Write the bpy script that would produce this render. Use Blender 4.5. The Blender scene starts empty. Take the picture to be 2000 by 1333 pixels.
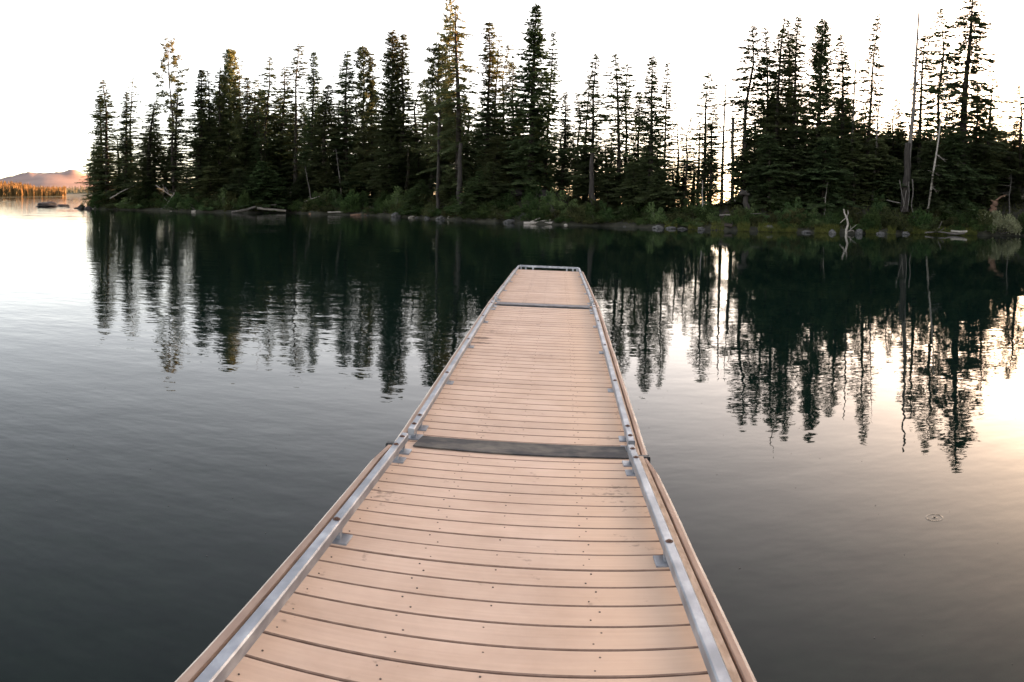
import bpy, math, random
import numpy as np
from mathutils import Matrix, Vector, Euler

C = bpy.context.scene
COL = C.collection
random.seed(7)
RAD = math.radians

# ------------------------------------------------------------------ camera
# the photograph is a phone panorama: a cylindrical projection
F, Y0, PITCH, ROLL, CZ = 1456.4, 445.06, -.04, .018, 1.99


def camdir(x, y, z):
    c, s = math.cos(ROLL), math.sin(ROLL)
    x, z = x * c - z * s, x * s + z * c
    c, s = math.cos(PITCH), math.sin(PITCH)
    y, z = y * c - z * s, y * s + z * c
    return Vector((x, y, z))


cd = bpy.data.cameras.new('camera')
cam = bpy.data.objects.new('camera', cd)
COL.objects.link(cam)
C.camera = cam
cd.type = 'PANO'
cd.panorama_type = 'CENTRAL_CYLINDRICAL'
cd.central_cylindrical_range_u_min = -1000 / F
cd.central_cylindrical_range_u_max = 1000 / F
cd.central_cylindrical_range_v_min = -(1333 - Y0) / F
cd.central_cylindrical_range_v_max = Y0 / F
cd.central_cylindrical_radius = 1.0
cd.clip_start = 0.05
cd.clip_end = 40000
M = Matrix((camdir(1, 0, 0), camdir(0, 0, 1), -camdir(0, 1, 0))).transposed().to_4x4()
M.translation = (0, 0, CZ)
cam.matrix_world = M

# ------------------------------------------------------------------ sky, sun, exposure
SKY_SAT, SKY_WB = .74, (1.31, 1.0, .74, 1)
SUN_EL, SUN_AZ = RAD(2.3), RAD(56)          # low evening sun, just off the right of the frame
W = bpy.data.worlds.new("World")
C.world = W
W.use_nodes = True
nt = W.node_tree
sky = nt.nodes.new('ShaderNodeTexSky')
sky.sky_type = 'NISHITA'
sky.sun_disc = False
sky.sun_elevation = SUN_EL
sky.sun_rotation = SUN_AZ
sky.altitude = 2500
sky.air_density = 0.5
sky.dust_density = 11
sky.ozone_density = 1.0
bg = nt.nodes['Background']
bg.inputs['Strength'].default_value = 0.15
# the phone's white balance: a paler, warmer evening sky
hsv = nt.nodes.new('ShaderNodeHueSaturation')
hsv.inputs['Saturation'].default_value = SKY_SAT
wb = nt.nodes.new('ShaderNodeMix')
wb.data_type = 'RGBA'
wb.blend_type = 'MULTIPLY'
wb.inputs[0].default_value = 1
wb.inputs[7].default_value = SKY_WB
nt.links.new(sky.outputs['Color'], hsv.inputs['Color'])
nt.links.new(hsv.outputs[0], wb.inputs[6])
nt.links.new(wb.outputs[2], bg.inputs['Color'])
sl = bpy.data.lights.new('sun', 'SUN')
sl.energy = 4.0
sl.angle = RAD(0.5)
sl.color = (1.0, 0.42, 0.17)
sun = bpy.data.objects.new('sun', sl)
COL.objects.link(sun)
sv = Vector((math.sin(SUN_AZ) * math.cos(SUN_EL), math.cos(SUN_AZ) * math.cos(SUN_EL), math.sin(SUN_EL)))
sun.rotation_euler = sv.to_track_quat('Z', 'Y').to_euler()
C.view_settings.view_transform = 'Standard'
C.view_settings.look = 'None'
C.view_settings.gamma = 1
C.view_settings.use_curve_mapping = False
C.view_settings.exposure = 3.94


# ------------------------------------------------------------------ pixel -> place helpers (used once, to lay the place out)
def ray(u, v):
    t = (u - 1000) / F
    return camdir(math.sin(t), math.cos(t), (Y0 - v) / F)


def ground(u, v, z=0.0):
    d = ray(u, v)
    k = (z - CZ) / d.z
    return Vector((d.x * k, d.y * k, z))


def az(u):
    d = ray(u, 400)
    return math.atan2(d.x, d.y)


SHORE = [(165, 407), (200, 409), (260, 411), (330, 412.5), (400, 415), (480, 416.5), (560, 415.5), (620, 419), (700, 420.5),
         (780, 424), (860, 429), (940, 433.5), (1000, 436), (1040, 438), (1100, 440), (1200, 443), (1280, 446), (1400, 450),
         (1500, 453), (1600, 455), (1700, 457), (1800, 458), (1900, 460), (2000, 461)]
SU = np.array([p[0] for p in SHORE] + [2400, 3000, 3900], float)
SD = np.array([ground(*p).to_2d().length for p in SHORE] + [64, 60, 66])
CU = np.array([165, 250, 330, 500, 800, 960, 1010, 1060, 1130, 1200, 1320, 1400, 1500, 1750, 2000, 2600, 3900], float)
CH = np.array([.5, 1.2, 1.7, 1.9, 1.8, 2.4, 3.0, 2.9, 1.8, 1.4, 1.2, 1.7, 2.2, 2.8, 3.2, 5, 6])


def sstep(x):
    x = np.clip(x, 0, 1)
    return x * x * (3 - 2 * x)


def shore_d(u):
    return float(np.interp(u, SU, SD))


def height(u, s):
    """height of the land at direction u, s metres behind the waterline"""
    c = np.interp(u, CU, CH)
    h = -0.5 + 0.5 * sstep((s + 2.5) / 2.6) + 0.28 * sstep((s - 0.05) / .5) + (c - .28) * sstep((s - .4) / 8.5)
    k = sstep((u - 1340) / 160)
    back = 1 - 1.6 * sstep((s - 24) / 16)
    h = np.where(s > 24, h * (k + (1 - k) * back), h) + k * 4.0 * sstep((s - 30) / 60)
    e = sstep((u - 164) / 22)
    return h * e - .6 * (1 - e)


def place(u, s):
    d, a = shore_d(u) + s, az(u)
    return Vector((math.sin(a) * d, math.cos(a) * d, float(height(u, s))))


# ------------------------------------------------------------------ materials
def mat(name):
    m = bpy.data.materials.new(name)
    m.use_nodes = True
    n = m.node_tree
    return m, n, n.nodes['Principled BSDF'], lambda t: n.nodes.new('ShaderNode' + t), n.links.new


def ramp(r, stops):
    e = r.color_ramp.elements
    while len(e) < len(stops):
        e.new(.5)
    for k, (p, c) in enumerate(stops):
        e[k].position = p
        e[k].color = (c[0], c[1], c[2], 1) if not isinstance(c, (int, float)) else (c, c, c, 1)


def noise_mat(name, c1, c2, scale=5, rough=.8, bump=0.0, detail=5, obj_random=0.0, stretch=(1, 1, 1), lo=.35, hi=.65, bdist=.02, metallic=0, spec=.3):
    m, n, b, new, link = mat(name)
    tc = new('TexCoord')
    mp = new('Mapping')
    mp.inputs['Scale'].default_value = stretch
    link(tc.outputs['Object'], mp.inputs[0])
    nz = new('TexNoise')
    nz.inputs['Scale'].default_value = scale
    nz.inputs['Detail'].default_value = detail
    nz.inputs['Roughness'].default_value = .6
    link(mp.outputs[0], nz.inputs['Vector'])
    r = new('ValToRGB')
    ramp(r, [(lo, c1), (hi, c2)])
    link(nz.outputs[0], r.inputs[0])
    out = r.outputs[0]
    if obj_random:
        oi = new('ObjectInfo')
        hs = new('HueSaturation')
        ma = new('MapRange')
        ma.inputs['To Min'].default_value = 1 - obj_random
        ma.inputs['To Max'].default_value = 1 + obj_random
        link(oi.outputs['Random'], ma.inputs[0])
        link(ma.outputs[0], hs.inputs['Value'])
        link(out, hs.inputs['Color'])
        mh = new('MapRange')
        mh.inputs['To Min'].default_value = .5 - obj_random * .06
        mh.inputs['To Max'].default_value = .5 + obj_random * .06
        wn = new('TexWhiteNoise')
        wn.noise_dimensions = '1D'
        link(oi.outputs['Random'], wn.inputs['W'])
        link(wn.outputs['Value'], mh.inputs[0])
        link(mh.outputs[0], hs.inputs['Hue'])
        out = hs.outputs[0]
    link(out, b.inputs['Base Color'])
    b.inputs['Roughness'].default_value = rough
    b.inputs['Metallic'].default_value = metallic
    b.inputs['Specular IOR Level'].default_value = spec
    if bump:
        bp = new('Bump')
        bp.inputs['Strength'].default_value = bump
        bp.inputs['Distance'].default_value = bdist
        link(nz.outputs[0], bp.inputs['Height'])
        link(bp.outputs[0], b.inputs['Normal'])
    return m


def leaf_mat(name, c1, c2, scale=.8, rnd=.3, trans=.5):
    m = noise_mat(name, c1, c2, scale=scale, rough=.75, obj_random=rnd, detail=3, spec=.15)
    n = m.node_tree
    b = n.nodes['Principled BSDF']
    tr = n.nodes.new('ShaderNodeBsdfTranslucent')
    mx = n.nodes.new('ShaderNodeMixShader')
    mx.inputs[0].default_value = trans
    src = b.inputs['Base Color'].links[0].from_socket
    n.links.new(src, tr.inputs['Color'])
    n.links.new(b.outputs[0], mx.inputs[1])
    n.links.new(tr.outputs[0], mx.inputs[2])
    n.links.new(mx.outputs[0], n.nodes['Material Output'].inputs['Surface'])
    return m


M_FIR = leaf_mat('fir_needles', (.056, .080, .034), (.110, .140, .060))
M_FIR2 = leaf_mat('hemlock_needles', (.066, .084, .034), (.120, .140, .060))
M_PINE = leaf_mat('pine_needles', (.072, .086, .036), (.130, .140, .062))
M_YOUNG = leaf_mat('young_needles', (.052, .086, .032), (.098, .140, .054))
M_SHRUB = leaf_mat('shrub_leaves', (.024, .044, .014), (.055, .085, .026), scale=2.5)
M_SHRUB2 = leaf_mat('olive_shrub_leaves', (.034, .042, .016), (.070, .074, .028), scale=2.5)
M_WILLOW = leaf_mat('pale_willow_leaves', (.14, .15, .08), (.26, .26, .16), scale=3, rnd=.05)
M_GRASS = leaf_mat('shore_grass', (.060, .075, .018), (.13, .13, .035), scale=1.2, rnd=0)
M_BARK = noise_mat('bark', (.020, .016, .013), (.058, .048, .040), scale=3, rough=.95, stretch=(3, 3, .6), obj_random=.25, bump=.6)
M_BARKD = noise_mat('bark_shade_painted', (.014, .011, .010), (.042, .036, .031), scale=3, rough=.95, stretch=(3, 3, .6), bump=.6)  # darker copy of the bark, foliage shade put into its colour
M_SNAG = noise_mat('weathered_dead_wood', (.055, .048, .043), (.125, .112, .102), scale=4, rough=.9, stretch=(4, 4, .5), obj_random=.2, bump=.5)
M_PALE = noise_mat('bleached_wood', (.15, .132, .115), (.31, .28, .25), scale=5, rough=.9, stretch=(3, 3, 3), obj_random=.15, bump=.4)
M_RUST = noise_mat('reddish_rotten_wood', (.075, .042, .028), (.15, .088, .060), scale=5, rough=.9, bump=.5)
M_ROCK = noise_mat('grey_rock', (.028, .027, .027), (.090, .087, .085), scale=2.2, rough=.9, bump=.8, obj_random=.25, bdist=.08)
M_ROCKD = noise_mat('dark_wet_rock', (.014, .012, .012), (.040, .034, .033), scale=2.2, rough=.8, bump=.8, bdist=.08)
M_SOIL = noise_mat('forest_floor', (.013, .013, .008), (.034, .032, .020), scale=1.3, rough=1, bump=.8, bdist=.1)
M_DIRT = noise_mat('bare_dirt', (.020, .014, .010), (.048, .035, .026), scale=4, rough=1, bump=.6, bdist=.04)
M_FARTREE = leaf_mat('far_conifers_sun_tinted', (.050, .036, .013), (.125, .076, .025), scale=.03, rnd=0, trans=.15)  # warm evening sunlight is painted into the needle colour
M_FARDARK = leaf_mat('far_conifers_shade_tinted', (.07, .075, .05), (.12, .115, .075), scale=.03, rnd=0, trans=.1)  # dull copy with the shade painted into its colour


# ------------------------------------------------------------------ mesh helpers
def mesh_np(name, V, Q, m, mi=None):
    V = np.asarray(V, np.float32)
    Q = np.asarray(Q, np.int32)
    me = bpy.data.meshes.new(name)
    me.vertices.add(len(V))
    me.vertices.foreach_set('co', V.ravel())
    n = Q.shape[1]
    me.loops.add(Q.size)
    me.loops.foreach_set('vertex_index', Q.ravel())
    me.polygons.add(len(Q))
    me.polygons.foreach_set('loop_start', np.arange(0, Q.size, n, dtype=np.int32))
    for k in (m if isinstance(m, (list, tuple)) else [m]):
        me.materials.append(k)
    if mi is not None:
        me.polygons.foreach_set('material_index', np.asarray(mi, np.int32))
    me.update(calc_edges=True)
    me.validate()
    return me


def smooth(me, on=True):
    me.polygons.foreach_set('use_smooth', np.full(len(me.polygons), on))
    return me


def link(name, me, parent=None, loc=None, rot=None, kind=None):
    o = bpy.data.objects.new(name, me)
    COL.objects.link(o)
    if parent is not None:
        o.parent = parent
    if loc is not None:
        o.location = loc
    if rot is not None:
        o.rotation_euler = rot
    if kind:
        o['kind'] = kind
    return o


def tag(o, label, cat, group=None):
    o['label'] = label
    o['category'] = cat
    if group:
        o['group'] = group
    return o


def thing(name, label, cat, loc=(0, 0, 0), rot=(0, 0, 0), group=None):
    o = link(name, None, None, loc, rot)
    o.empty_display_size = .2
    return tag(o, label, cat, group)


class MB:
    """collects boxes, tubes and loose polygons into one mesh"""

    def __init__(s):
        s.v, s.f = [], []

    def add(s, V, Fs):
        k = len(s.v)
        s.v += [tuple(map(float, p)) for p in V]
        s.f += [tuple(int(i) + k for i in f) for f in Fs]
        return s

    def box(s, x0, x1, y0, y1, z0, z1, ch=0.0):
        if ch <= 0:
            V = [(x, y, z) for z in (z0, z1) for y in (y0, y1) for x in (x0, x1)]
            return s.add(V, [(0, 2, 3, 1), (4, 5, 7, 6), (0, 1, 5, 4), (2, 6, 7, 3), (0, 4, 6, 2), (1, 3, 7, 5)])
        V = [(x0, y0, z0), (x1, y0, z0), (x1, y1, z0), (x0, y1, z0),
             (x0, y0, z1 - ch), (x1, y0, z1 - ch), (x1, y1, z1 - ch), (x0, y1, z1 - ch),
             (x0 + ch, y0 + ch, z1), (x1 - ch, y0 + ch, z1), (x1 - ch, y1 - ch, z1), (x0 + ch, y1 - ch, z1)]
        Fs = [(3, 2, 1, 0), (8, 9, 10, 11)]
        for a in range(4):
            b = (a + 1) % 4
            Fs += [(a, b, b + 4, a + 4), (a + 4, b + 4, b + 8, a + 8)]
        return s.add(V, Fs)

    def prism(s, prof, path, close=True):
        """sweep a profile (list of (x,z)) along y positions path=[(y, dx, scale)]"""
        n, V, Fs = len(prof), [], []
        for (y, dx, sc) in path:
            V += [(x * sc + dx, y, z) for x, z in prof]
        for k in range(len(path) - 1):
            for i in range(n):
                j = (i + 1) % n
                Fs.append((k * n + i, k * n + j, (k + 1) * n + j, (k + 1) * n + i))
        if close:
            Fs.append(tuple(range(n))[::-1])
            Fs.append(tuple(range((len(path) - 1) * n, len(path) * n)))
        return s.add(V, Fs)

    def cyl(s, x, y, z0, z1, r, n=10, r2=None):
        r2 = r if r2 is None else r2
        V = [(x + math.cos(2 * math.pi * i / n) * q, y + math.sin(2 * math.pi * i / n) * q, z) for z, q in ((z0, r), (z1, r2)) for i in range(n)]
        return s.add(V, [(i, (i + 1) % n, n + (i + 1) % n, n + i) for i in range(n)] + [tuple(range(n))[::-1], tuple(range(n, 2 * n))])

    def tube(s, pts, rad, n=7):
        V, Q = tube_np(pts, rad, n)
        s.add(V, Q)
        return s.add(V[-n:], [tuple(range(n))]).add(V[:n], [tuple(range(n))[::-1]])

    def mesh(s, name, m, sm=False):
        me = bpy.data.meshes.new(name)
        me.from_pydata(s.v, [], s.f)
        me.materials.append(m)
        me.validate()
        if sm:
            smooth(me)
        return me


def tube_np(pts, rad, n=6):
    P = np.asarray(pts, float)
    T = np.gradient(P, axis=0)
    T /= np.linalg.norm(T, axis=1)[:, None] + 1e-9
    up = np.where(np.abs(T[:, 2:3]) > .9, np.array([[1., 0, 0]]), np.array([[0, 0, 1.]]))
    A = np.cross(T, up)
    A /= np.linalg.norm(A, axis=1)[:, None] + 1e-9
    B = np.cross(T, A)
    a = np.linspace(0, 2 * math.pi, n, endpoint=False)
    R = np.asarray(rad, float)[:, None, None]
    V = P[:, None, :] + R * (np.cos(a)[None, :, None] * A[:, None, :] + np.sin(a)[None, :, None] * B[:, None, :])
    V = V.reshape(-1, 3)
    k = np.arange(len(P) - 1)[:, None] * n
    i = np.arange(n)[None, :]
    j = (i + 1) % n
    Q = np.stack([k + i, k + j, k + n + j, k + n + i], -1).reshape(-1, 4)
    return V, Q


def kites(P, D, L, Wd, rng, flat=.6):
    """leaf blades: kites from P along D"""
    n = len(P)
    D = D / (np.linalg.norm(D, axis=1)[:, None] + 1e-9)
    up = np.array([[0, 0, 1.]]) + rng.normal(0, flat, (n, 3))
    S = np.cross(D, up)
    S /= np.linalg.norm(S, axis=1)[:, None] + 1e-9
    L = np.broadcast_to(np.asarray(L, float), (n,))[:, None]
    Wd = np.broadcast_to(np.asarray(Wd, float), (n,))[:, None]
    mid = P + D * L * .45
    V = np.stack([P, mid + S * Wd * .5, P + D * L, mid - S * Wd * .5], 1).reshape(-1, 3)
    return V, np.arange(4 * n).reshape(n, 4)


class Acc:
    def __init__(s):
        s.V, s.Q, s.n = [], [], 0

    def add(s, V, Q):
        s.V.append(V)
        s.Q.append(Q + s.n)
        s.n += len(V)

    def get(s):
        return np.concatenate(s.V), np.concatenate(s.Q)


# ------------------------------------------------------------------ the setting: water
def water_material():
    m, n, b, new, lk = mat('lake_water')
    b.inputs['Roughness'].default_value = .015
    b.inputs['IOR'].default_value = 1.185
    b.inputs['Specular IOR Level'].default_value = .5
    tc = new('TexCoord')

    def nz(scale, stretch=(1, 1, 1), rot=0, detail=2, rough=.5):
        mp = new('Mapping')
        mp.inputs['Scale'].default_value = stretch
        mp.inputs['Rotation'].default_value = (0, 0, rot)
        lk(tc.outputs['Object'], mp.inputs[0])
        t = new('TexNoise')
        t.inputs['Scale'].default_value = scale
        t.inputs['Detail'].default_value = detail
        t.inputs['Roughness'].default_value = rough
        lk(mp.outputs[0], t.inputs['Vector'])
        return t.outputs[0]

    def math_(op, a, c=None, d=None):
        q = new('Math')
        q.operation = op
        for k, x in enumerate((a, c, d)):
            if x is None:
                continue
            if isinstance(x, (int, float)):
                q.inputs[k].default_value = x
            else:
                lk(x, q.inputs[k])
        return q.outputs[0]

    sx = new('SeparateXYZ')
    lk(tc.outputs['Object'], sx.inputs[0])
    X, Y = sx.outputs[0], sx.outputs[1]
    # deep green water; a hint of the mottled bottom and weed
    wr = new('ValToRGB')
    ramp(wr, [(.38, (.0010, .0055, .0047)), (.66, (.0042, .0105, .0078))])
    lk(nz(3.2, (1, 1.4, 1), .4, 6, .7), wr.inputs[0])
    lk(wr.outputs[0], b.inputs['Base Color'])
    # calm in the lee of the right bank, more breeze to the left and out on the open lake
    calm = new('MapRange')
    calm.interpolation_type = 'SMOOTHSTEP'
    calm.inputs['From Min'].default_value = -9
    calm.inputs['From Max'].default_value = 5
    calm.inputs['To Min'].default_value = 1.0
    calm.inputs['To Max'].default_value = .26
    lk(math_('ADD', X, math_('MULTIPLY', Y, -.12)), calm.inputs[0])
    patch = new('MapRange')
    patch.inputs['From Min'].default_value = .35
    patch.inputs['From Max'].default_value = .65
    patch.inputs['To Min'].default_value = .55
    patch.inputs['To Max'].default_value = 1.35
    lk(nz(.11, (1, 2.2, 1), .3, 2), patch.inputs[0])
    amp = math_('MULTIPLY', calm.outputs[0], patch.outputs[0])
    rip = math_('MULTIPLY', nz(2.6, (1, 1.5, 1), .35, 2, .45), .0048)
    sw = math_('MULTIPLY', nz(.75, (1, 1.6, 1), .5, 1), .010)
    fine = math_('MULTIPLY', nz(9, (1, 1.3, 1), .2, 1), .0007)
    h = math_('MULTIPLY', math_('ADD', math_('ADD', rip, sw), fine), amp)
    # the little ring where an insect touches the surface
    c = ground(1825, 1012)
    dx, dy = math_('SUBTRACT', X, c.x), math_('SUBTRACT', Y, c.y)
    d = math_('SQRT', math_('ADD', math_('MULTIPLY', dx, dx), math_('MULTIPLY', dy, dy)))
    for rr, wd, am in ((.052, .006, .0006), (.012, .006, .0006)):
        e = math_('DIVIDE', math_('SUBTRACT', d, rr), wd)
        g = math_('POWER', 2.71828, math_('MULTIPLY', math_('MULTIPLY', e, e), -1.0))
        h = math_('ADD', h, math_('MULTIPLY', g, am))
    bp = new('Bump')
    bp.inputs['Strength'].default_value = 1
    bp.inputs['Distance'].default_value = 1
    lk(h, bp.inputs['Height'])
    lk(bp.outputs[0], b.inputs['Normal'])
    return m


rr = [0, 20, 80, 300, 1500, 14000]
V = [(0, 0, 0)] + [(math.cos(a) * r, math.sin(a) * r, 0) for r in rr[1:] for a in np.linspace(0, 2 * math.pi, 64, endpoint=False)]
wf = [(0, 1 + i, 1 + (i + 1) % 64) for i in range(64)]
for k in range(4):
    wf += [(1 + k * 64 + i, 1 + (k + 1) * 64 + i, 1 + (k + 1) * 64 + (i + 1) % 64, 1 + k * 64 + (i + 1) % 64) for i in range(64)]
me = bpy.data.meshes.new('lake_water')
me.from_pydata(V, [], wf)
me.materials.append(water_material())
link('lake_water', me, kind='structure')

# lake bed under the dock end of the lake, so that the water is a sheet over ground
me = bpy.data.meshes.new('ground')
me.from_pydata([(-14500, -14500, -6), (14500, -14500, -6), (14500, 14500, -6), (-14500, 14500, -6)], [], [(0, 1, 2, 3)])
me.materials.append(M_SOIL)
link('ground', me, kind='structure')

# ------------------------------------------------------------------ the wooded bank
rng = np.random.default_rng(3)
us = np.concatenate([np.arange(140, 2100, 9), np.arange(2100, 3900, 40)]).astype(float)
ss = np.array([-3, -1.2, -.4, 0, .25, .6, 1.1, 1.8, 2.8, 4, 5.5, 7.5, 10, 13, 17, 21, 25, 29, 33, 37, 41, 46, 60, 80, 105, 130, 160, 200, 240], float)
UU, SS = np.meshgrid(us, ss, indexing='ij')
AZ = np.array([az(u) for u in us])[:, None]
DD = np.interp(UU, SU, SD) + SS
HH = height(UU, SS)
HH = HH + np.where((SS > .1) & (HH > .05), rng.normal(0, .06, HH.shape) * np.clip(SS / 2, .4, 2), 0)
edge = np.where(np.abs(SS) < 1.5, rng.normal(0, .22, HH.shape[0])[:, None], 0)
DD = DD + edge
V = np.stack([np.sin(AZ) * DD, np.cos(AZ) * DD, HH], -1).reshape(-1, 3)
nu, ns = len(us), len(ss)
i, j = np.meshgrid(np.arange(nu - 1), np.arange(ns - 1), indexing='ij')
Q = np.stack([i * ns + j, (i + 1) * ns + j, (i + 1) * ns + j + 1, i * ns + j + 1], -1).reshape(-1, 4)
link('bank_terrain', smooth(mesh_np('bank_terrain', V, Q, M_SOIL)), kind='structure')


# ------------------------------------------------------------------ conifer prototypes
def snoise(rng, n, k):
    """smooth 1-D noise 0..1 of n samples from k random knots"""
    return np.interp(np.linspace(0, k - 1, n), np.arange(k), rng.random(k))


def conifer(seed, H=18., R=1.5, power=.85, clear=.06, dz=.30, per=6, dens=1., droop=.30, up=.35, gap=.08, tier=.35, blade=.36, bw=.095,
            style='fir', trunk_r=.17, bend=.15, dead=6, bare_top=0.):
    rng = np.random.default_rng(seed)
    A, Wd = Acc(), Acc()
    zt = np.linspace(0, H, 14)
    bx = (snoise(rng, 14, 5) - .5) * bend * 2 * (zt / H) ** 1.3 + bend * rng.normal() * (zt / H) ** 2
    by = (snoise(rng, 14, 5) - .5) * bend * 2 * (zt / H) ** 1.3
    V, Q = tube_np(np.stack([bx, by, zt], 1), trunk_r * (1 - zt / H) ** .8 + .012, 7)
    Wd.add(V, Q)
    cx = lambda z: np.array([np.interp(z, zt, bx), np.interp(z, zt, by), z])
    z = clear * H
    ztop = H * (1 - bare_top)
    tn = snoise(rng, 400, int(H * 1.4))
    g = rng.normal(0, .16, 3)
    while z < ztop * .992:
        t = (z - clear * H) / (ztop - clear * H)
        prof = R * (max(1 - t, 0.0) ** power) * (1 if t > .12 else .72 + 2.3 * t) + .10
        prof *= (1 - tier) + 2 * tier * tn[int(t * 399)]
        nb = max(3, int(per * (1 if t < .85 else .75) + rng.random()))
        a0 = rng.random() * 6.28
        for q in range(nb):
            if rng.random() < gap:
                continue
            a = a0 + 6.28 * (q + rng.normal(0, .22)) / nb
            L = prof * (.62 + .55 * rng.random()) * (1 + .45 * (g[0] * math.cos(a) + g[1] * math.sin(a)))
            L = max(L, .12)
            zz = z + rng.normal(0, dz * .3)
            b0 = cx(min(zz, H))
            d = np.array([math.cos(a), math.sin(a), 0.])
            rise = (1 - t) * (-.05) + t * up
            sag = droop * (1 - .6 * t) * (.7 + .6 * rng.random())
            f = lambda s: b0 + d * (L * s)[:, None] + np.array([[0, 0, 1.]]) * (L * (rise * s - sag * s ** 2 + .35 * sag * s ** 4))[:, None]
            s3 = np.array([0, .5, .97])
            V, Q = tube_np(f(s3), np.array([.022, .014, .004]) * (.6 + L * .5), 3)
            Wd.add(V, Q)
            if style == 'pine':
                k = max(4, int(L * 10 * dens))
                s = rng.uniform(.45, 1, k)
                p = f(s) + rng.normal(0, .07, (k, 3))
                m_ = 9
                P = np.repeat(p, m_, 0)
                D = rng.normal(0, 1, (len(P), 3)) + d * .5 + np.array([0, 0, .5])
                V, Q = kites(P, D, rng.uniform(.5, 1, len(P)) * blade, bw, rng, 1.)
                A.add(V, Q)
                continue
            k = max(4, int(L / .075 * dens))
            s = np.sort(rng.uniform(.10, 1, k))
            p = f(s)
            sgn = np.where(np.arange(k) % 2, 1., -1.)
            P, D, LL = [], [], []
            for rep in range(3):
                ang = sgn * rng.uniform(.55, 1.15, k) if rep < 2 else rng.normal(0, .35, k)
                tw = np.stack([math.cos(a) * np.cos(ang) - math.sin(a) * np.sin(ang), math.sin(a) * np.cos(ang) + math.cos(a) * np.sin(ang),
                               rng.normal(-.22, .20, k)], 1)
                P.append(p + rng.normal(0, .025, (k, 3)) + (tw * (.5 * rep * (.18 * L) * (1 - s))[:, None] if rep == 1 else 0))
                D.append(tw)
                LL.append((blade * .62 + .20 * L * (1 - s)) * rng.uniform(.6, 1.15, k))
                sgn = -sgn
            P, D, LL = np.concatenate(P), np.concatenate(D), np.concatenate(LL)
            V, Q = kites(P, D, LL, bw * rng.uniform(.7, 1.4, len(P)), rng, .45)
            A.add(V, Q)
        z += dz * (.65 + .7 * rng.random()) * (1 - .45 * t)
    # leader
    for zz in np.linspace(ztop * .93, ztop, 9):
        P = np.repeat(cx(zz)[None], 5, 0)
        V, Q = kites(P, np.stack([rng.normal(0, 1, 5), rng.normal(0, 1, 5), rng.uniform(.3, 1.2, 5)], 1), .22, .05, rng, 1.)
        A.add(V, Q)
    # dead snapped limbs low on the stem
    for q in range(dead):
        zz = rng.uniform(.03, max(clear, .22)) * H
        a = rng.random() * 6.28
        L = rng.uniform(.3, .9) * R * .7
        b0 = cx(zz)
        s = np.linspace(0, 1, 4)
        V, Q = tube_np(b0 + np.stack([np.cos(a) * s * L, np.sin(a) * s * L, -.35 * L * s ** 2 + .1 * rng.normal() * s], 1), .02 * (1 - s * .8), 3)
        Wd.add(V, Q)
    if bare_top:
        for q in range(int(H * bare_top * 2.2)):
            zz = rng.uniform(ztop, H * .98)
            a = rng.random() * 6.28
            L = rng.uniform(.1, .35)
            V, Q = tube_np(cx(zz) + np.outer([0, 1], [math.cos(a) * L, math.sin(a) * L, .05]), [.014, .004], 3)
            Wd.add(V, Q)
    return A.get(), Wd.get()


PROTO = {}


def proto(key, leafm, R, H=18., **kw):
    seed = sum(ord(c) * (k + 3) for k, c in enumerate(key))
    (cv, cq), (wv, wq) = conifer(seed, H=H, R=R, **kw)
    PROTO[key] = (mesh_np('crown', cv, cq, leafm), smooth(mesh_np('trunk', wv, wq, M_BARK)), H, R)


proto('spire_a', M_FIR, 1.45, dz=.27, per=6, tier=.38)
proto('spire_b', M_FIR, 1.5, dz=.28, per=6, tier=.42, power=.7, droop=.4)
proto('spire_c', M_FIR2, 1.4, dz=.28, per=6, tier=.35, power=.65, clear=.08, bend=.3)
proto('spire_d', M_FIR, 1.3, dz=.26, per=6, tier=.5, power=.6)
proto('full_a', M_FIR, 2.4, dz=.30, per=7, tier=.35, power=.75, blade=.40, bw=.115, trunk_r=.26)
proto('full_b', M_FIR2, 2.2, dz=.30, per=7, tier=.3, power=.62, blade=.40, bw=.11, up=.7, droop=.2, trunk_r=.24)
proto('tier_a', M_FIR2, 1.75, dz=.40, per=5.5, tier=.5, gap=.14, droop=.38, up=.1, power=.8, clear=.10, trunk_r=.14)
proto('tier_b', M_FIR, 1.8, dz=.42, per=5, tier=.55, gap=.15, droop=.45, up=.05, power=.7, clear=.12, bend=.3, trunk_r=.14)
proto('tier_c', M_FIR, 1.7, dz=.34, per=5.5, tier=.45, gap=.12, droop=.3, power=.85, clear=.08, trunk_r=.14)
proto('sparse_a', M_FIR, 1.2, dz=.44, per=4.5, tier=.5, gap=.18, droop=.4, power=.6, clear=.16, bend=.4, trunk_r=.12)
proto('sparse_b', M_FIR2, 1.1, dz=.50, per=4, tier=.6, gap=.2, droop=.45, power=.5, clear=.2, bend=.35, trunk_r=.11)
proto('big_tall', M_FIR, 2.0, dz=.38, per=5.5, tier=.55, gap=.14, droop=.5, up=-.05, power=.5, clear=.10, trunk_r=.24, blade=.40)
proto('bare_tip', M_FIR2, 1.4, dz=.36, per=5.5, tier=.5, gap=.12, power=.6, clear=.12, bare_top=.13, bend=.2, trunk_r=.13)
proto('pine_a', M_PINE, 1.35, dz=.36, per=5.5, tier=.4, style='pine', power=.5, clear=.22, up=.8, droop=.0, blade=.34, bw=.07, trunk_r=.13)
proto('pine_b', M_PINE, 1.2, dz=.48, per=4, tier=.6, style='pine', power=.35, clear=.42, up=.6, droop=.1, gap=.2, blade=.34, bw=.07, bend=.5, trunk_r=.13)
proto('pine_c', M_PINE, 1.7, dz=.32, per=6, tier=.35, style='pine', power=.6, clear=.14, up=.7, droop=.05, blade=.36, bw=.075)
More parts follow.
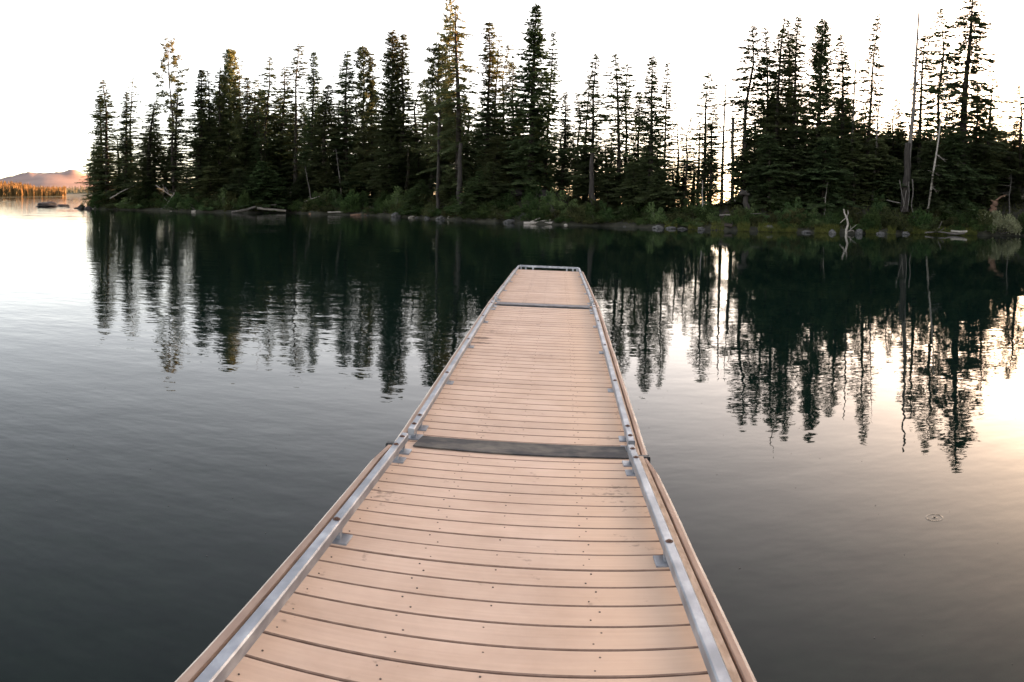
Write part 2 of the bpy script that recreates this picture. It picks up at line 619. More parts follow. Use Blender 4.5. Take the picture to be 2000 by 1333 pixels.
proto('young_a', M_YOUNG, 1.7, H=6., dz=.20, per=7, tier=.4, power=.8, clear=.02, trunk_r=.07, droop=.35, blade=.34, bw=.11, dead=0, bend=.08)
proto('young_b', M_FIR, 1.8, H=7., dz=.22, per=7, tier=.45, power=.65, clear=.02, trunk_r=.08, droop=.4, blade=.36, bw=.11, dead=0, bend=.1)
proto('young_c', M_FIR2, 1.5, H=7., dz=.24, per=6, tier=.5, power=.6, clear=.04, trunk_r=.08, droop=.45, blade=.36, bw=.11, dead=2, bend=.15)


def tree(name, key, u, v, hw, s, label, cat, group=None, du=0., zrot=None):
    """a conifer whose tip stands at picture direction (u, v), s metres behind the waterline"""
    cm, tm, H, R = PROTO[key]
    d = shore_d(u) + s
    r = ray(u, v)
    k = d / math.hypot(r.x, r.y)
    top = Vector((r.x * k, r.y * k, CZ + r.z * k))
    a = math.atan2(r.x, r.y)
    a += (du + random.gauss(0, 3.5)) / F
    zb = float(height(u, s)) - .12
    base = Vector((math.sin(a) * d, math.cos(a) * d, zb))
    ht = top.z - zb
    t = thing(name, label, cat, base, group=group)
    lean = Vector((top.x - base.x, top.y - base.y, ht)).normalized()
    q = Vector((0, 0, 1)).rotation_difference(lean)
    t.rotation_mode = 'QUATERNION'
    t.rotation_quaternion = q @ Euler((0, 0, random.random() * 6.28 if zrot is None else zrot)).to_quaternion()
    sx = min(max((1.95 if key[:4] in ('tier', 'spar', 'bare', 'big_') else 1.5) * hw / F * d / R, .5), 3.2)
    t.scale = (sx, sx, ht / H)
    link('trunk', tm, t)
    link('crown', cm, t)
    return t


# landmarks that labels lean on
LANDMARKS = [(165, 'the left tip of the point'), (209, 'the leftmost tall fir'), (246, 'the second tall fir'), (289, 'the shorter broad fir'), (333, 'the bare stemmed pine'),
             (367, 'the thin dead poles'), (393, 'the fir beside the left gap'), (448, 'the shaggy pine'), (505, 'the bare pole'), (552, 'the upswept sparse fir'),
             (580, 'the club topped fir'), (637, 'the lower bushy fir'), (677, 'the slim topped fir'), (711, 'the bushy topped pine'), (778, 'the twin crown'),
             (832, 'the see-through fir'), (858, 'the bushy pine'), (896, 'the tallest ragged fir'), (958, 'the narrow bushy fir'), (1049, 'the biggest dense fir'),
             (1106, 'the short fir'), (1160, 'the fir above the dock corner'), (1212, 'the wispy fringed fir'), (1275, 'the neat conical fir'), (1345, 'the bright gap'),
             (1409, 'the pole with one sided limbs'), (1463, 'the open layered fir'), (1526, 'the bare tipped fir'), (1605, 'the broad dense fir'), (1660, 'the leaning bare pole'),
             (1707, 'the clear spired fir'), (1770, 'the thick grey snag'), (1842, 'the silver curly snag'), (1885, 'the massive fir'), (1950, 'the pale willow bush'),
             (2000, 'the right picture edge')]
USED = {}


def where_is(u, words):
    """a label: words + the nearest landmark on the shore, worded so that it stays single where it can"""
    near = sorted(LANDMARKS, key=lambda p: abs(p[0] - u))[:6]
    forms = []
    for x, nm in near:
        d = u - x
        forms.append(('straight below ' if abs(d) < 4 else ('just left of ' if d < 0 else 'just right of ') if abs(d) < 16 else ('left of ' if d < 0 else 'right of ')) + nm)
    forms.append('between %s and %s' % tuple(n for _, n in sorted(near[:2])))
    for f in forms:
        l = words + ' ' + f
        if l not in USED:
            break
    USED[l] = 1
    return l


T = [  # u, v of the tip, half width px, prototype, metres behind waterline, label, du
    (183, 284, 17, 'young_c', 3.5, 'small dark fir at the far left tip of the wooded point', 0),
    (196, 186, 20, 'spire_d', 6, 'dark fir just behind the leftmost tall fir on the point', 0),
    (209, 156, 27, 'tier_c', 4, 'leftmost tall fir, with layered branches and a thin spire', 3),
    (246, 180, 22, 'spire_a', 6, 'second tall fir from the left, dark and narrow', 0),
    (255, 153, 15, 'sparse_b', 8, 'thin fir with a crooked tip beside the second tall fir', 0),
    (289, 198, 32, 'tier_a', 4, 'shorter broad fir left of the tall bare stemmed pine', 0),
    (303, 180, 15, 'sparse_a', 9, 'wispy thin fir peeking out behind the broad left fir', 0),
    (333, 82, 19, 'pine_b', 5, 'tall ragged pine with a bare lower stem, highest at the left end', 4),
    (346, 168, 25, 'spire_b', 7, 'dense dark fir directly right of the bare stemmed pine', 0),
    (393, 134, 34, 'full_a', 5, 'dense dark fir right of the gap with thin dead poles', 0),
    (408, 138, 15, 'sparse_a', 9, 'thin fir close behind the dense fir right of the gap', 0),
    (430, 97, 18, 'bare_tip', 8, 'dark fir with a bare twisted tip left of the shaggy pine', 0),
    (448, 97, 25, 'pine_c', 10, 'shaggy light green pine with a curling top', 0),
    (470, 120, 15, 'sparse_b', 13, 'thin pale topped fir right of the shaggy pine', 0),
    (483, 150, 15, 'spire_d', 12, 'short narrow fir right of the thin pale topped fir', 0),
    (497, 153, 16, 'sparse_a', 11, 'narrow fir just left of the bare pole', 0),
    (520, 108, 23, 'tier_b', 8, 'fir with separate level branches right of the bare pole', 0),
    (552, 128, 27, 'tier_a', 9, 'sparse fir with upswept layers left of the club topped fir', 0),
    (580, 86, 20, 'sparse_a', 6, 'tall thin fir with a clubbed bent top', 0),
    (613, 100, 18, 'spire_d', 8, 'very narrow fir right of the club topped fir', 0),
    (637, 165, 32, 'spire_c', 7, 'lower bushy fir left of the pointed fir with a slim top', 0),
    (677, 100, 30, 'spire_b', 8, 'pointed fir with a slim pale top left of the bushy pine', 0),
    (711, 93, 22, 'pine_a', 9, 'bushy topped pine left of the great twin crown', 0),
    (728, 97, 13, 'sparse_b', 10, 'dark thin fir between the bushy pine and the great twin crown', 0),
    (766, 60, 31, 'full_b', 7, 'great dense fir, left half of the twin crown left of the dock', 0),
    (789, 65, 26, 'spire_c', 8, 'tall fir joined to the great dense fir, right half of the twin crown', 0),
    (815, 160, 20, 'sparse_a', 11, 'thin sparse fir just right of the twin crown', 0),
    (832, 150, 15, 'sparse_b', 14, 'slender see-through fir in the gap right of the twin crown', 0),
    (858, 88, 25, 'pine_a', 8, 'bushy pine left of the tallest ragged fir', 0),
    (873, 94, 14, 'sparse_b', 12, 'thin fir hidden between bushy pine and tallest ragged fir', 0),
    (876, -6, 12, 'pine_b', 13, 'spindly pine whose thin tip leaves the top of the picture', 3),
    (896, 4, 30, 'big_tall', 5, 'tallest ragged fir left of the dock end, with drooping bare boughs', 8),
    (958, 42, 24, 'spire_d', 7, 'narrow bushy fir right of the tallest ragged fir', 0),
    (973, 70, 15, 'sparse_b', 9, 'thin half bare fir beside the narrow bushy fir', 0),
    (987, 87, 16, 'sparse_a', 11, 'ragged thin fir left of the biggest dense fir', 0),
    (1004, 125, 26, 'tier_a', 9, 'lower fir at the left flank of the biggest dense fir', 0),
    (1049, 10, 47, 'full_a', 7, 'biggest dense fir straight behind the end of the dock', 0),
    (1079, 62, 20, 'tier_c', 11, 'yellowish fir at the right flank of the biggest dense fir', 0),
    (1106, 180, 21, 'spire_a', 9, 'short fir right of the biggest dense fir', 0),
    (1131, 180, 17, 'sparse_a', 9, 'small sparse fir left of the pair of layered firs', 0),
    (1147, 150, 17, 'sparse_b', 8, 'thin fir leaning against the layered fir above the dock corner', 0),
    (1160, 108, 29, 'tier_a', 6, 'layered fir with a neat spire above the right dock corner', 0),
    (1212, 102, 31, 'tier_b', 7, 'wispy fir with drooping fringes, between two open gaps', 0),
    (1224, 125, 18, 'sparse_a', 9, 'lower second stem right of the wispy drooping fir', 0),
    (1248, 178, 19, 'spire_d', 10, 'short dark fir left of the neat conical fir', 0),
    (1275, 110, 30, 'spire_a', 6, 'neat conical fir with an even outline in the middle right', 0),
    (1301, 122, 19, 'tier_c', 8, 'slim fir right of the neat conical fir', 0),
    (1326, 232, 17, 'sparse_b', 10, 'small see-through fir in the bright gap, left one', 0),
    (1345, 230, 15, 'sparse_a', 9, 'small slim fir in the middle of the bright gap', 0),
    (1362, 240, 18, 'sparse_b', 11, 'small wispy fir at the right of the bright gap', 0),
    (1381, 140, 20, 'sparse_a', 8, 'wispy thin fir left of the dead pole with one sided limbs', 0),
    (1390, 207, 21, 'tier_c', 7, 'shorter fir at the foot of the dead pole with one sided limbs', 0),
    (1463, 45, 34, 'tier_b', 8, 'open layered fir, first tall one of the right hand group', 0),
    (1506, 55, 26, 'tier_a', 9, 'ragged fir between the open layered fir and the bare tipped fir', 0),
    (1526, -4, 24, 'bare_tip', 8, 'tall fir with a long bare tip at the top edge of the picture', 0),
    (1543, 38, 18, 'sparse_a', 11, 'thin fir close right of the bare tipped fir', 0),
    (1560, 28, 28, 'tier_c', 8, 'pointed fir with a tidy tip left of the broad dense fir', 0),
    (1605, 38, 36, 'full_b', 7, 'broad dense fir with upswept boughs in the right hand group', 0),
    (1650, 68, 28, 'tier_c', 9, 'fir directly right of the broad dense fir', 0),
    (1707, 30, 26, 'tier_a', 9, 'layered fir with a clear spire left of the thin leaning pole', 0),
    (1748, 190, 14, 'sparse_a', 14, 'small fir in the gap left of the thick grey snag', 0),
    (1759, 196, 12, 'sparse_b', 15, 'small slim fir close against the thick grey snag', 0),
    (1804, 65, 24, 'sparse_a', 11, 'sparse fir behind the thick grey snag', 0),
    (1842, 10, 30, 'tier_b', 9, 'tall layered fir between grey snag and the massive fir', 0),
    (1892, -22, 42, 'big_tall', 7, 'massive fir at the right whose top leaves the picture', 0),
    (1909, 175, 28, 'tier_c', 8, 'shorter fir at the right foot of the massive fir', 0),
    (1934, 137, 22, 'sparse_b', 10, 'half dead wispy fir right of the massive fir', 0),
    (1979, 230, 25, 'tier_a', 12, 'low fir near the right edge of the picture', 0),
    (2000, 165, 32, 'tier_b', 10, 'taller fir cut by the right edge of the picture', 0),
    # young firs low on the bank
    (515, 316, 38, 'young_a', 2.2, 'bright young fir sweeping to the water above the left driftwood', 0),
    (468, 330, 30, 'young_b', 3.5, 'dark young fir left of the bright young fir', 0),
    (820, 352, 26, 'young_a', 2.2, 'bright little fir by the water left of the white slanting log', 0),
    (935, 335, 32, 'young_a', 2.5, 'leafy young fir on the bank below the tallest ragged fir', 0),
    (968, 318, 36, 'young_b', 3.5, 'dark young fir left of the rocky mound', 0),
    (1190, 330, 30, 'young_c', 5, 'young fir behind the thicket right of the rocky mound', 0),
    (1240, 318, 34, 'young_b', 4, 'dark young fir with layered skirts, left of the bright gap', 0),
    (1282, 330, 34, 'young_b', 3.5, 'drooping young fir beside the bright gap', 0),
    (640, 330, 30, 'young_c', 5, 'young fir in the shade below the lower bushy fir', 0),
    (700, 320, 32, 'young_b', 6, 'dark young fir below the bushy topped pine', 0),
    (760, 330, 36, 'young_c', 5, 'dark young fir at the foot of the great twin crown', 0),
    (878, 345, 26, 'young_c', 4, 'young fir between little bright fir and tallest ragged fir', 0),
    (590, 345, 28, 'young_b', 4.5, 'young fir right of the pale broken stump', 0),
    (408, 325, 32, 'young_c', 4, 'young fir below the dense fir right of the left gap', 0),
    (232, 345, 26, 'young_b', 3, 'low young fir on the left point above the boulders', 0),
    (285, 348, 26, 'young_a', 2.6, 'low light green fir on the left point above the boulders', 0),
    (1455, 292, 40, 'young_c', 7, 'young fir above the pale root burl', 0),
    (1505, 262, 44, 'young_b', 6, 'tall dark young fir filling the bank below the open layered fir', 0),
    (1556, 250, 46, 'young_c', 6.5, 'tall young fir in the thick dark wood below the tidy tipped fir', 0),
    (1610, 270, 46, 'young_b', 5.5, 'tall dark young fir at the foot of the broad dense fir', 0),
    (1668, 262, 40, 'young_c', 6.5, 'olive young fir below the leaning bare tipped pole', 0),
    (1715, 272, 42, 'young_c', 7, 'olive young fir left of the root draped trunk', 0),
    (1738, 305, 34, 'young_b', 6, 'dim young fir close left of the root draped trunk', 0),
    (1826, 278, 44, 'young_b', 5.5, 'dense young fir beside the silver curly snag', 0),
    (1870, 262, 46, 'young_b', 5, 'big layered young fir below the massive fir', 0),
    (1922, 285, 42, 'young_c', 6.5, 'young fir above the pale willow bush', 0),
    (1972, 300, 40, 'young_c', 8, 'young fir behind the pale willow bush', 0),
]
for (u, v, hw, key, s, lab, du) in T:
    nm = 'pine_tree' if key.startswith('pine') else ('young_fir_tree' if key.startswith('young') else 'fir_tree')
    tree(nm, key, u, v, hw, s, lab, 'tree', 'young firs on the bank' if nm.startswith('young') else 'tall conifers along the far shore', du)

# crowded back rows that close the wall of trees
BACK = []
rb = random.Random(11)
for (u0, u1, step, v0, v1, s0, s1, where) in (
        (205, 370, 20, 255, 330, 9, 17, 'on the left point'),
        (395, 620, 11, 170, 260, 11, 26, 'behind the left half of the tree wall'),
        (625, 830, 12, 165, 260, 11, 26, 'behind the twin crown'),
        (840, 1010, 13, 180, 280, 11, 24, 'left of the biggest dense fir'),
        (1015, 1120, 13, 190, 290, 11, 22, 'behind the biggest dense fir'),
        (1135, 1310, 22, 225, 315, 11, 20, 'between the open gaps'),
        (1140, 1310, 17, 285, 335, 6, 10, 'low between the open gaps'),
        (400, 1000, 21, 265, 325, 6, 11, 'low in the left half of the tree wall'),
        (1320, 1400, 20, 270, 325, 11, 20, 'at the bright gap'),
        (1465, 1700, 12, 160, 265, 12, 26, 'in the right hand group'),
        (1700, 1960, 13, 225, 300, 12, 30, 'behind the thick grey snag')):
    u = u0
    while u < u1:
        BACK.append((u + rb.uniform(-7, 7), rb.uniform(v0, v1), rb.uniform(17, 28), rb.choice(['spire_a', 'spire_b', 'spire_c', 'spire_d', 'tier_c', 'tier_a', 'tier_b', 'sparse_a', 'sparse_b', 'pine_a']),
                     rb.uniform(s0, s1), where))
        u += step
for (u, v, hw, key, s, where) in BACK:
    tree('fir_tree', key, u, v, hw, s, where_is(u, ('lower ' if v > 225 else 'taller ') + ('slim' if hw < 20 else 'full') + ' back fir'), 'tree', 'back row firs ' + where)
# a lower wood on the rising ground further back on the right
u = 1480
while u < 2030:
    v = rb.uniform(262, 300)
    tree('fir_tree', rb.choice(['spire_a', 'spire_b', 'full_a', 'full_b', 'spire_d']), u, v, rb.uniform(16, 26), rb.uniform(60, 120),
         where_is(u, ('low' if v > 280 else 'small') + ' distant fir on the rise'), 'tree', 'distant firs on the rising ground at the right')
    u += rb.uniform(9, 17)


u = 1600
while u < 2050:      # tall row added on the far rise to block the low sun
    v = rb.uniform(250, 284)
    tree('fir_tree', rb.choice(['spire_a', 'spire_b', 'full_a', 'full_b', 'spire_c']), u, v, rb.uniform(15, 22), rb.uniform(165, 215),
         where_is(u, ('taller' if v < 262 else 'middling' if v < 274 else 'lower') + ' far dim fir'), 'tree', 'far dim firs added at the right to block the low sun')
    u += rb.uniform(6, 11)


# ------------------------------------------------------------------ dead trees
def dead_tree(label, top, base_u, s, r, m=M_SNAG, limbs=(), stubs=10, bend=.1, seed=0, rtop=.25, name='dead_tree'):
    """a bare standing stem; limbs are (height share, length px to the right (+) or left (-), droop)"""
    rg = np.random.default_rng(seed + 50)
    d = shore_d(base_u) + s
    rt = ray(*top)
    k = d / math.hypot(rt.x, rt.y)
    tp = np.array([rt.x * k, rt.y * k, CZ + rt.z * k])
    a = az(base_u)
    zb = float(height(base_u, s)) - .15
    b = np.array([math.sin(a) * d, math.cos(a) * d, zb])
    t = thing(name, label, 'dead tree', b, group='standing dead trees')
    top_l = tp - b
    n = 12
    q = np.linspace(0, 1, n)
    P = q[:, None] * top_l[None] + np.stack([(snoise(rg, n, 5) - .5) * bend * 2 * np.sin(q * 3.14), (snoise(rg, n, 5) - .5) * bend * 2 * np.sin(q * 3.14), q * 0], 1)
    mb = MB().tube(P, r * (1 - (1 - rtop) * q), 8)
    for i_ in range(stubs):
        f = rg.uniform(.15, .98)
        c0 = np.array([np.interp(f, q, P[:, j_]) for j_ in range(3)])
        an = rg.random() * 6.28
        L = rg.uniform(.15, .6)
        mb.tube(c0 + np.outer(np.linspace(0, 1, 3), [math.cos(an) * L, math.sin(an) * L, rg.uniform(-.2, .15)]), np.array([.022, .014, .006]), 4)
    link('trunk', mb.mesh('trunk', m, True), t)
    right = np.array([math.cos(a), -math.sin(a), 0])
    for (f, lp, dr) in limbs:
        c0 = np.array([np.interp(f, q, P[:, j_]) for j_ in range(3)])
        L = lp / F * d
        ss_ = np.linspace(0, 1, 7)
        Pl = c0 + np.outer(ss_, right * L) + np.stack([0 * ss_, 0 * ss_, abs(L) * (dr * ss_ ** 2 + .05 * np.sin(ss_ * 7))], 1)
        lb = MB().tube(Pl, .045 * (1 - .8 * ss_), 5)
        for e in range(5):
            k0 = int(rg.integers(1, 6))
            dv = right * np.sign(L) * rg.uniform(.2, .5) + np.array([0, 0, rg.uniform(-.4, .2)]) + np.array([math.sin(a), math.cos(a), 0]) * rg.uniform(-.5, .5)
            lb.tube(Pl[k0] + np.outer([0, .5, 1.], dv), np.array([.015, .010, .004]), 4)
        link('branch', lb.mesh('branch', m, True), t)
        if dr < .02 and lp < -25:
            # live sprays still hanging on the longest limbs
            k_ = 120
            si = rg.uniform(.25, 1.05, k_)
            p = np.stack([np.interp(si, ss_, Pl[:, j_]) for j_ in range(3)], 1)
            Vv, Qq = kites(p, np.stack([right[0] * np.sign(L) + rg.normal(0, .6, k_), right[1] * np.sign(L) + rg.normal(0, .6, k_), rg.normal(-.1, .25, k_)], 1),
                           rg.uniform(.15, .42, k_), .08, rg, .6)
            link('spray', mesh_np('spray', Vv, Qq, M_FIR2), t)
    return t


dead_tree('bare dead pole with long limbs only on its left side', (1418, 150), 1409, 8, .16, seed=1, bend=.05, stubs=6, name='dead_tree',
          limbs=[(.93, -40, -.03), (.78, -50, -.02), (.62, -30, .01), (.42, -26, .01), (.30, -18, .05), (.22, 14, .05)])
dead_tree('broken grey snag right of the pole with one sided limbs', (1432, 232), 1430, 8, .17, seed=2, rtop=.8, stubs=8, limbs=[(.95, 46, -.02)])
dead_tree('slender dead pole with a few tufts above the broken grey snag', (1430, 145), 1430, 9, .09, seed=3, stubs=22, bend=.2)
dead_tree('leaning bare tipped pole right of the broad dense fir', (1674, 67), 1660, 9, .15, seed=4, stubs=16)
dead_tree('very thin leaning pole right of the layered fir with a clear spire', (1729, 70), 1703, 7, .12, seed=5, stubs=12, rtop=.12)
dead_tree('thick grey snag rising above the right hand group, leaning right', (1795, 20), 1770, 6.5, .25, seed=6, stubs=26, rtop=.28)
dead_tree('silver curly limbed snag leaning in front of the massive fir', (1851, 137), 1811, 4.5, .12, m=M_PALE, seed=7, stubs=18, rtop=.2, bend=.2,
          limbs=[(.42, 16, -.6), (.30, 12, -.5), (.20, 12, -.9), (.55, -9, -.4), (.68, 10, .2)])
dead_tree('bare thin pole standing alone above the middle of the left tree wall', (505, 97), 508, 10, .09, seed=8, stubs=14, rtop=.2)
dead_tree('thin dead pole in the gap left of the dense dark fir', (364, 223), 366, 7, .07, seed=9, stubs=18, rtop=.2)
dead_tree('second thin dead pole in the left gap, slightly taller', (371, 211), 372, 9, .06, seed=10, stubs=12, rtop=.2)
dead_tree('dead stem with lichen grey twigs in the shade left of the dock', (656, 290), 668, 5, .10, seed=11, stubs=26, m=M_SNAG)
dead_tree('leaning dead stem in the shade below the club topped fir', (596, 325), 609, 4, .09, seed=12, stubs=6)
dead_tree('pale thin sapling stem in the dark wood below the broad dense fir', (1617, 352), 1609, 4, .045, m=M_PALE, seed=13, stubs=6)
dead_tree('thin silver stem behind the pale willow bush', (1975, 340), 1972, 5, .08, m=M_SNAG, seed=14, stubs=16, limbs=[(.7, -18, .2), (.5, -12, .3)])
dead_tree('grey dead stem below the lone thin fir right of the bright gap', (1372, 352), 1373, 4, .06, m=M_PALE, seed=15, stubs=6)
dead_tree('bare white sapling by the slanting log', (805, 402), 804, .8, .035, m=M_PALE, seed=16, stubs=16, bend=.05)


# ------------------------------------------------------------------ trunk draped with hanging roots, burl, stumps
def at(u, v, dist):
    r = ray(u, v)
    k = dist / math.hypot(r.x, r.y)
    return Vector((r.x * k, r.y * k, CZ + r.z * k))


def limb_thing(name, label, cat, paths, m, s=None, group=None, part='stem', n=6):
    """a thing made of limbs; every path is ([(u, v)...], r0, r1, distance) in picture directions"""
    p0 = at(*paths[0][0][0], paths[0][3])
    t = thing(name, label, cat, p0, group=group)
    for q, (uv, r0, r1, dist) in enumerate(paths):
        P = np.array([at(u, v, dist + random.uniform(-.05, .05)) - p0 for u, v in uv])
        if len(P) > 2:
            k = np.linspace(0, len(P) - 1, len(P) * 3)
            P = np.stack([np.interp(k, range(len(P)), P[:, j_]) for j_ in range(3)], 1)
            P[1:-1] = (P[:-2] + P[1:-1] * 2 + P[2:]) / 4
            P = P + np.random.default_rng(q).normal(0, r0 * .12, P.shape)
        rd = np.linspace(r0, r1, len(P))
        link(part if q == 0 else 'branch', MB().tube(P, rd, n).mesh(part if q == 0 else 'branch', m, True), t)
    return t


d0 = shore_d(1767) + 4
limb_thing('tree_trunk', 'stout dark trunk draped with pale hanging dead roots', 'tree trunk',
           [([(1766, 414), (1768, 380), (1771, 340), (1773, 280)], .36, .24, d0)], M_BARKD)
limb_thing('dead_roots', 'pale dead roots hanging down the stout dark trunk', 'roots',
           [([(1782, 350), (1784, 380), (1779, 400), (1787, 430)], .05, .03, d0 - .6), ([(1757, 352), (1762, 380), (1768, 408)], .045, .02, d0 - .6),
            ([(1775, 355), (1776, 385), (1772, 412)], .045, .02, d0 - .6), ([(1770, 372), (1766, 400), (1760, 416)], .04, .02, d0 - .6)], M_SNAG)
d0 = shore_d(1457) + 3
t = limb_thing('root_stump', 'grey root burl like a mushroom on a dark stem', 'stump', [([(1460, 410), (1457, 396), (1455, 380)], .24, .17, d0)], M_BARKD)


def blob(seed, r=(1, 1, 1), sub=3, rough=.28, flat=-.35):
    rg = np.random.default_rng(seed)
    import bmesh
    bm = bmesh.new()
    bmesh.ops.create_icosphere(bm, subdivisions=sub, radius=1)
    ks = rg.normal(0, 1, (9, 3))
    ph = rg.random(9) * 6.28
    for v in bm.verts:
        p = np.array(v.co)
        f = 1 + rough * sum(math.sin(float(p @ ks[i_]) * (1.4 + .45 * i_) + ph[i_]) / (1.5 + .7 * i_) for i_ in range(9)) * .6
        p = p * f
        p = np.round(p * 3.2) / 3.2 * .35 + p * .65
        if p[2] < flat:
            p[2] = flat
        v.co = Vector(p * np.array(r))
    me = bpy.data.meshes.new('rock')
    bm.to_mesh(me)
    bm.free()
    return me


bl = blob(77, (.36, .30, .30), 3, .75, flat=-3)
bl.materials.append(M_BARKD)
link('burl', smooth(bl), t, at(1453, 377, d0 - .1) - t.location)

d0 = shore_d(568) + 2
limb_thing('broken_stump', 'pale broken stump standing in the shade below the club topped fir', 'stump', [([(568, 397), (568, 382), (567, 368)], .20, .10, d0)], M_PALE)
limb_thing('tree_trunk', 'thick scarred trunk at the foot of the layered fir above the dock corner', 'tree trunk',
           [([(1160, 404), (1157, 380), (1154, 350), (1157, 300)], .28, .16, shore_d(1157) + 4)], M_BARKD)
limb_thing('tree_trunk', 'stout dark trunk below the tallest ragged fir, roots showing', 'tree trunk',
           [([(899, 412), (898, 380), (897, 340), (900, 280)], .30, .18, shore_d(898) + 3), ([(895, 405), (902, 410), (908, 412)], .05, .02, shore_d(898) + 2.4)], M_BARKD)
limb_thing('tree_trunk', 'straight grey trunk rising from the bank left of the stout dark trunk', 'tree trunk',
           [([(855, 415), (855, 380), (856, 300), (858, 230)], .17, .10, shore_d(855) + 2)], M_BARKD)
# leaning and fallen timber
limb_thing('fallen_trunk', 'long grey fallen trunk leaning up the left point', 'log', [([(215, 388), (238, 374), (266, 361)], .10, .06, shore_d(240) + 1.4)], M_PALE)
limb_thing('fallen_trunk', 'thin pale pole slanting to the water at the left tip', 'log', [([(180, 409), (192, 401), (206, 393)], .07, .04, shore_d(190) + .6)], M_PALE)
limb_thing('fallen_trunk', 'crossed dead pole sloping down to the right under the bare stemmed pine', 'log',
           [([(304, 362), (328, 378), (356, 397)], .09, .05, shore_d(330) + 1.6), ([(330, 379), (322, 366)], .05, .02, shore_d(330) + 1.7), ([(322, 374), (318, 360)], .04, .02, shore_d(330) + 1.7)], M_PALE)
limb_thing('fallen_trunk', 'crossed dead pole sloping down to the left under the bare stemmed pine', 'log',
           [([(344, 372), (334, 388), (324, 402)], .09, .05, shore_d(330) + 1.2), ([(330, 395), (338, 404)], .03, .02, shore_d(330) + 1.1), ([(326, 392), (320, 386)], .03, .015, shore_d(330) + 1.2)], M_PALE)
limb_thing('fallen_trunk', 'short dead limb lying above the crossed poles', 'log', [([(322, 366), (330, 374), (341, 377)], .06, .03, shore_d(330) + 2.4)], M_SNAG)
limb_thing('fallen_trunk', 'slim pale pole lying on the bank right of the broken stump', 'log', [([(595, 394), (610, 388), (624, 384)], .06, .04, shore_d(610) + 1.5)], M_PALE)
limb_thing('fallen_trunk', 'grey pole lying between bushes left of the root draped trunk', 'log', [([(1732, 391), (1744, 394), (1758, 397)], .05, .04, shore_d(1745) + 2.5)], M_SNAG)
limb_thing('fallen_trunk', 'small log step across the bare path on the right bank', 'log', [([(1405, 421), (1415, 420), (1426, 420)], .07, .07, shore_d(1415) + 1.5)], M_SNAG)
limb_thing('fallen_trunk', 'pale stick lying in the dark wood right of the path', 'log', [([(1462, 417), (1474, 418), (1486, 417)], .04, .03, shore_d(1474) + 2)], M_SNAG)

# driftwood at the waterline
LG = 'driftwood logs along the waterline'


def log(label, pts, r0, r1, m=M_PALE, dv=-.15, extra=()):
    dv -= .35
    u = pts[0][0]
    paths = [(pts, r0, r1, shore_d(u) + dv)] + [(p, a_, b_, shore_d(u) + dv) for p, a_, b_ in extra]
    return limb_thing('driftwood_log', label, 'log', paths, m, group=LG, part='log', n=8)


log('long thin driftwood log at the left end of the left pile', [(331, 414), (350, 413.5), (374, 414.5)], .12, .10)
log('thick driftwood log rising to the right in the left pile', [(374, 414.5), (400, 412), (436, 408), (458, 406)], .17, .12, dv=-.1, extra=[([(374, 413), (385, 411.5)], .07, .05), ([(430, 409), (434, 414)], .04, .02), ([(438, 408), (440, 414)], .04, .02)])
log('dark driftwood log crossing the middle of the left pile', [(452, 415), (480, 410), (500, 404)], .12, .14, m=M_SNAG, dv=-.2)
log('grey driftwood log on the right end of the left pile', [(502, 407), (530, 409.5), (558, 412)], .15, .12, dv=-.1)
log('weathered log lying up the bank behind the left pile', [(470, 405), (505, 404), (540, 400)], .10, .08, m=M_SNAG, dv=1.2)
log('long reddish driftwood log floating left of the dock', [(603, 419), (650, 417), (694, 417.5)], .14, .10, m=M_RUST, dv=-.3, extra=[([(655, 417), (657, 413)], .05, .03), ([(674, 417), (676, 414)], .05, .03)])
log('thin driftwood pole lying behind the long reddish log', [(640, 415), (670, 414), (700, 413)], .07, .05, m=M_PALE, dv=.3)
log('short reddish driftwood log right of the long reddish one', [(684, 421), (700, 419), (718, 419.5)], .11, .08, m=M_RUST, dv=-.4)
log('white log slanting out of the water left of the ragged fir', [(798, 427), (812, 421), (829, 415)], .15, .09, dv=-.2)
log('bleached driftwood tangle on the rocks behind the dock end', [(1023, 437), (1045, 435), (1078, 436)], .13, .07, dv=-.4,
    extra=[([(1036, 435), (1048, 429), (1056, 426)], .08, .04), ([(1050, 434), (1064, 431), (1076, 430)], .05, .03), ([(1058, 435), (1074, 434), (1086, 434.5)], .05, .03)])
log('grey plank like driftwood log near the right end of the shore', [(1857, 452), (1875, 453), (1889, 452.5)], .10, .09, m=M_PALE, dv=.2)
log('second grey driftwood log just below the plank like one', [(1850, 456), (1866, 457), (1884, 456)], .09, .07, m=M_SNAG, dv=-.3)
log('half sunken branchy log left of the right hand driftwood', [(1806, 455), (1830, 453), (1850, 455)], .07, .05, m=M_SNAG, dv=.2, extra=[([(1826, 453), (1835, 444), (1840, 432)], .05, .02), ([(1836, 452), (1844, 446)], .03, .02)])
limb_thing('water_snag', 'white twisted snag standing in the water at the right', 'dead wood',
           [([(1652, 463), (1653, 450), (1656, 440), (1655, 428), (1650, 420), (1648, 409)], .10, .05, shore_d(1652) - 1.2),
            ([(1654, 424), (1657, 417), (1656, 411)], .06, .02, shore_d(1652) - 1.2), ([(1652, 427), (1646, 431), (1641, 436)], .035, .015, shore_d(1652) - 1.3),
            ([(1652, 456), (1662, 448), (1673, 439)], .035, .015, shore_d(1652) - 1.1), ([(1658, 452), (1666, 450), (1668, 453)], .025, .015, shore_d(1652) - 1.1),
            ([(1662, 449), (1661, 441)], .025, .012, shore_d(1652) - 1.1)], M_PALE, part='stem')
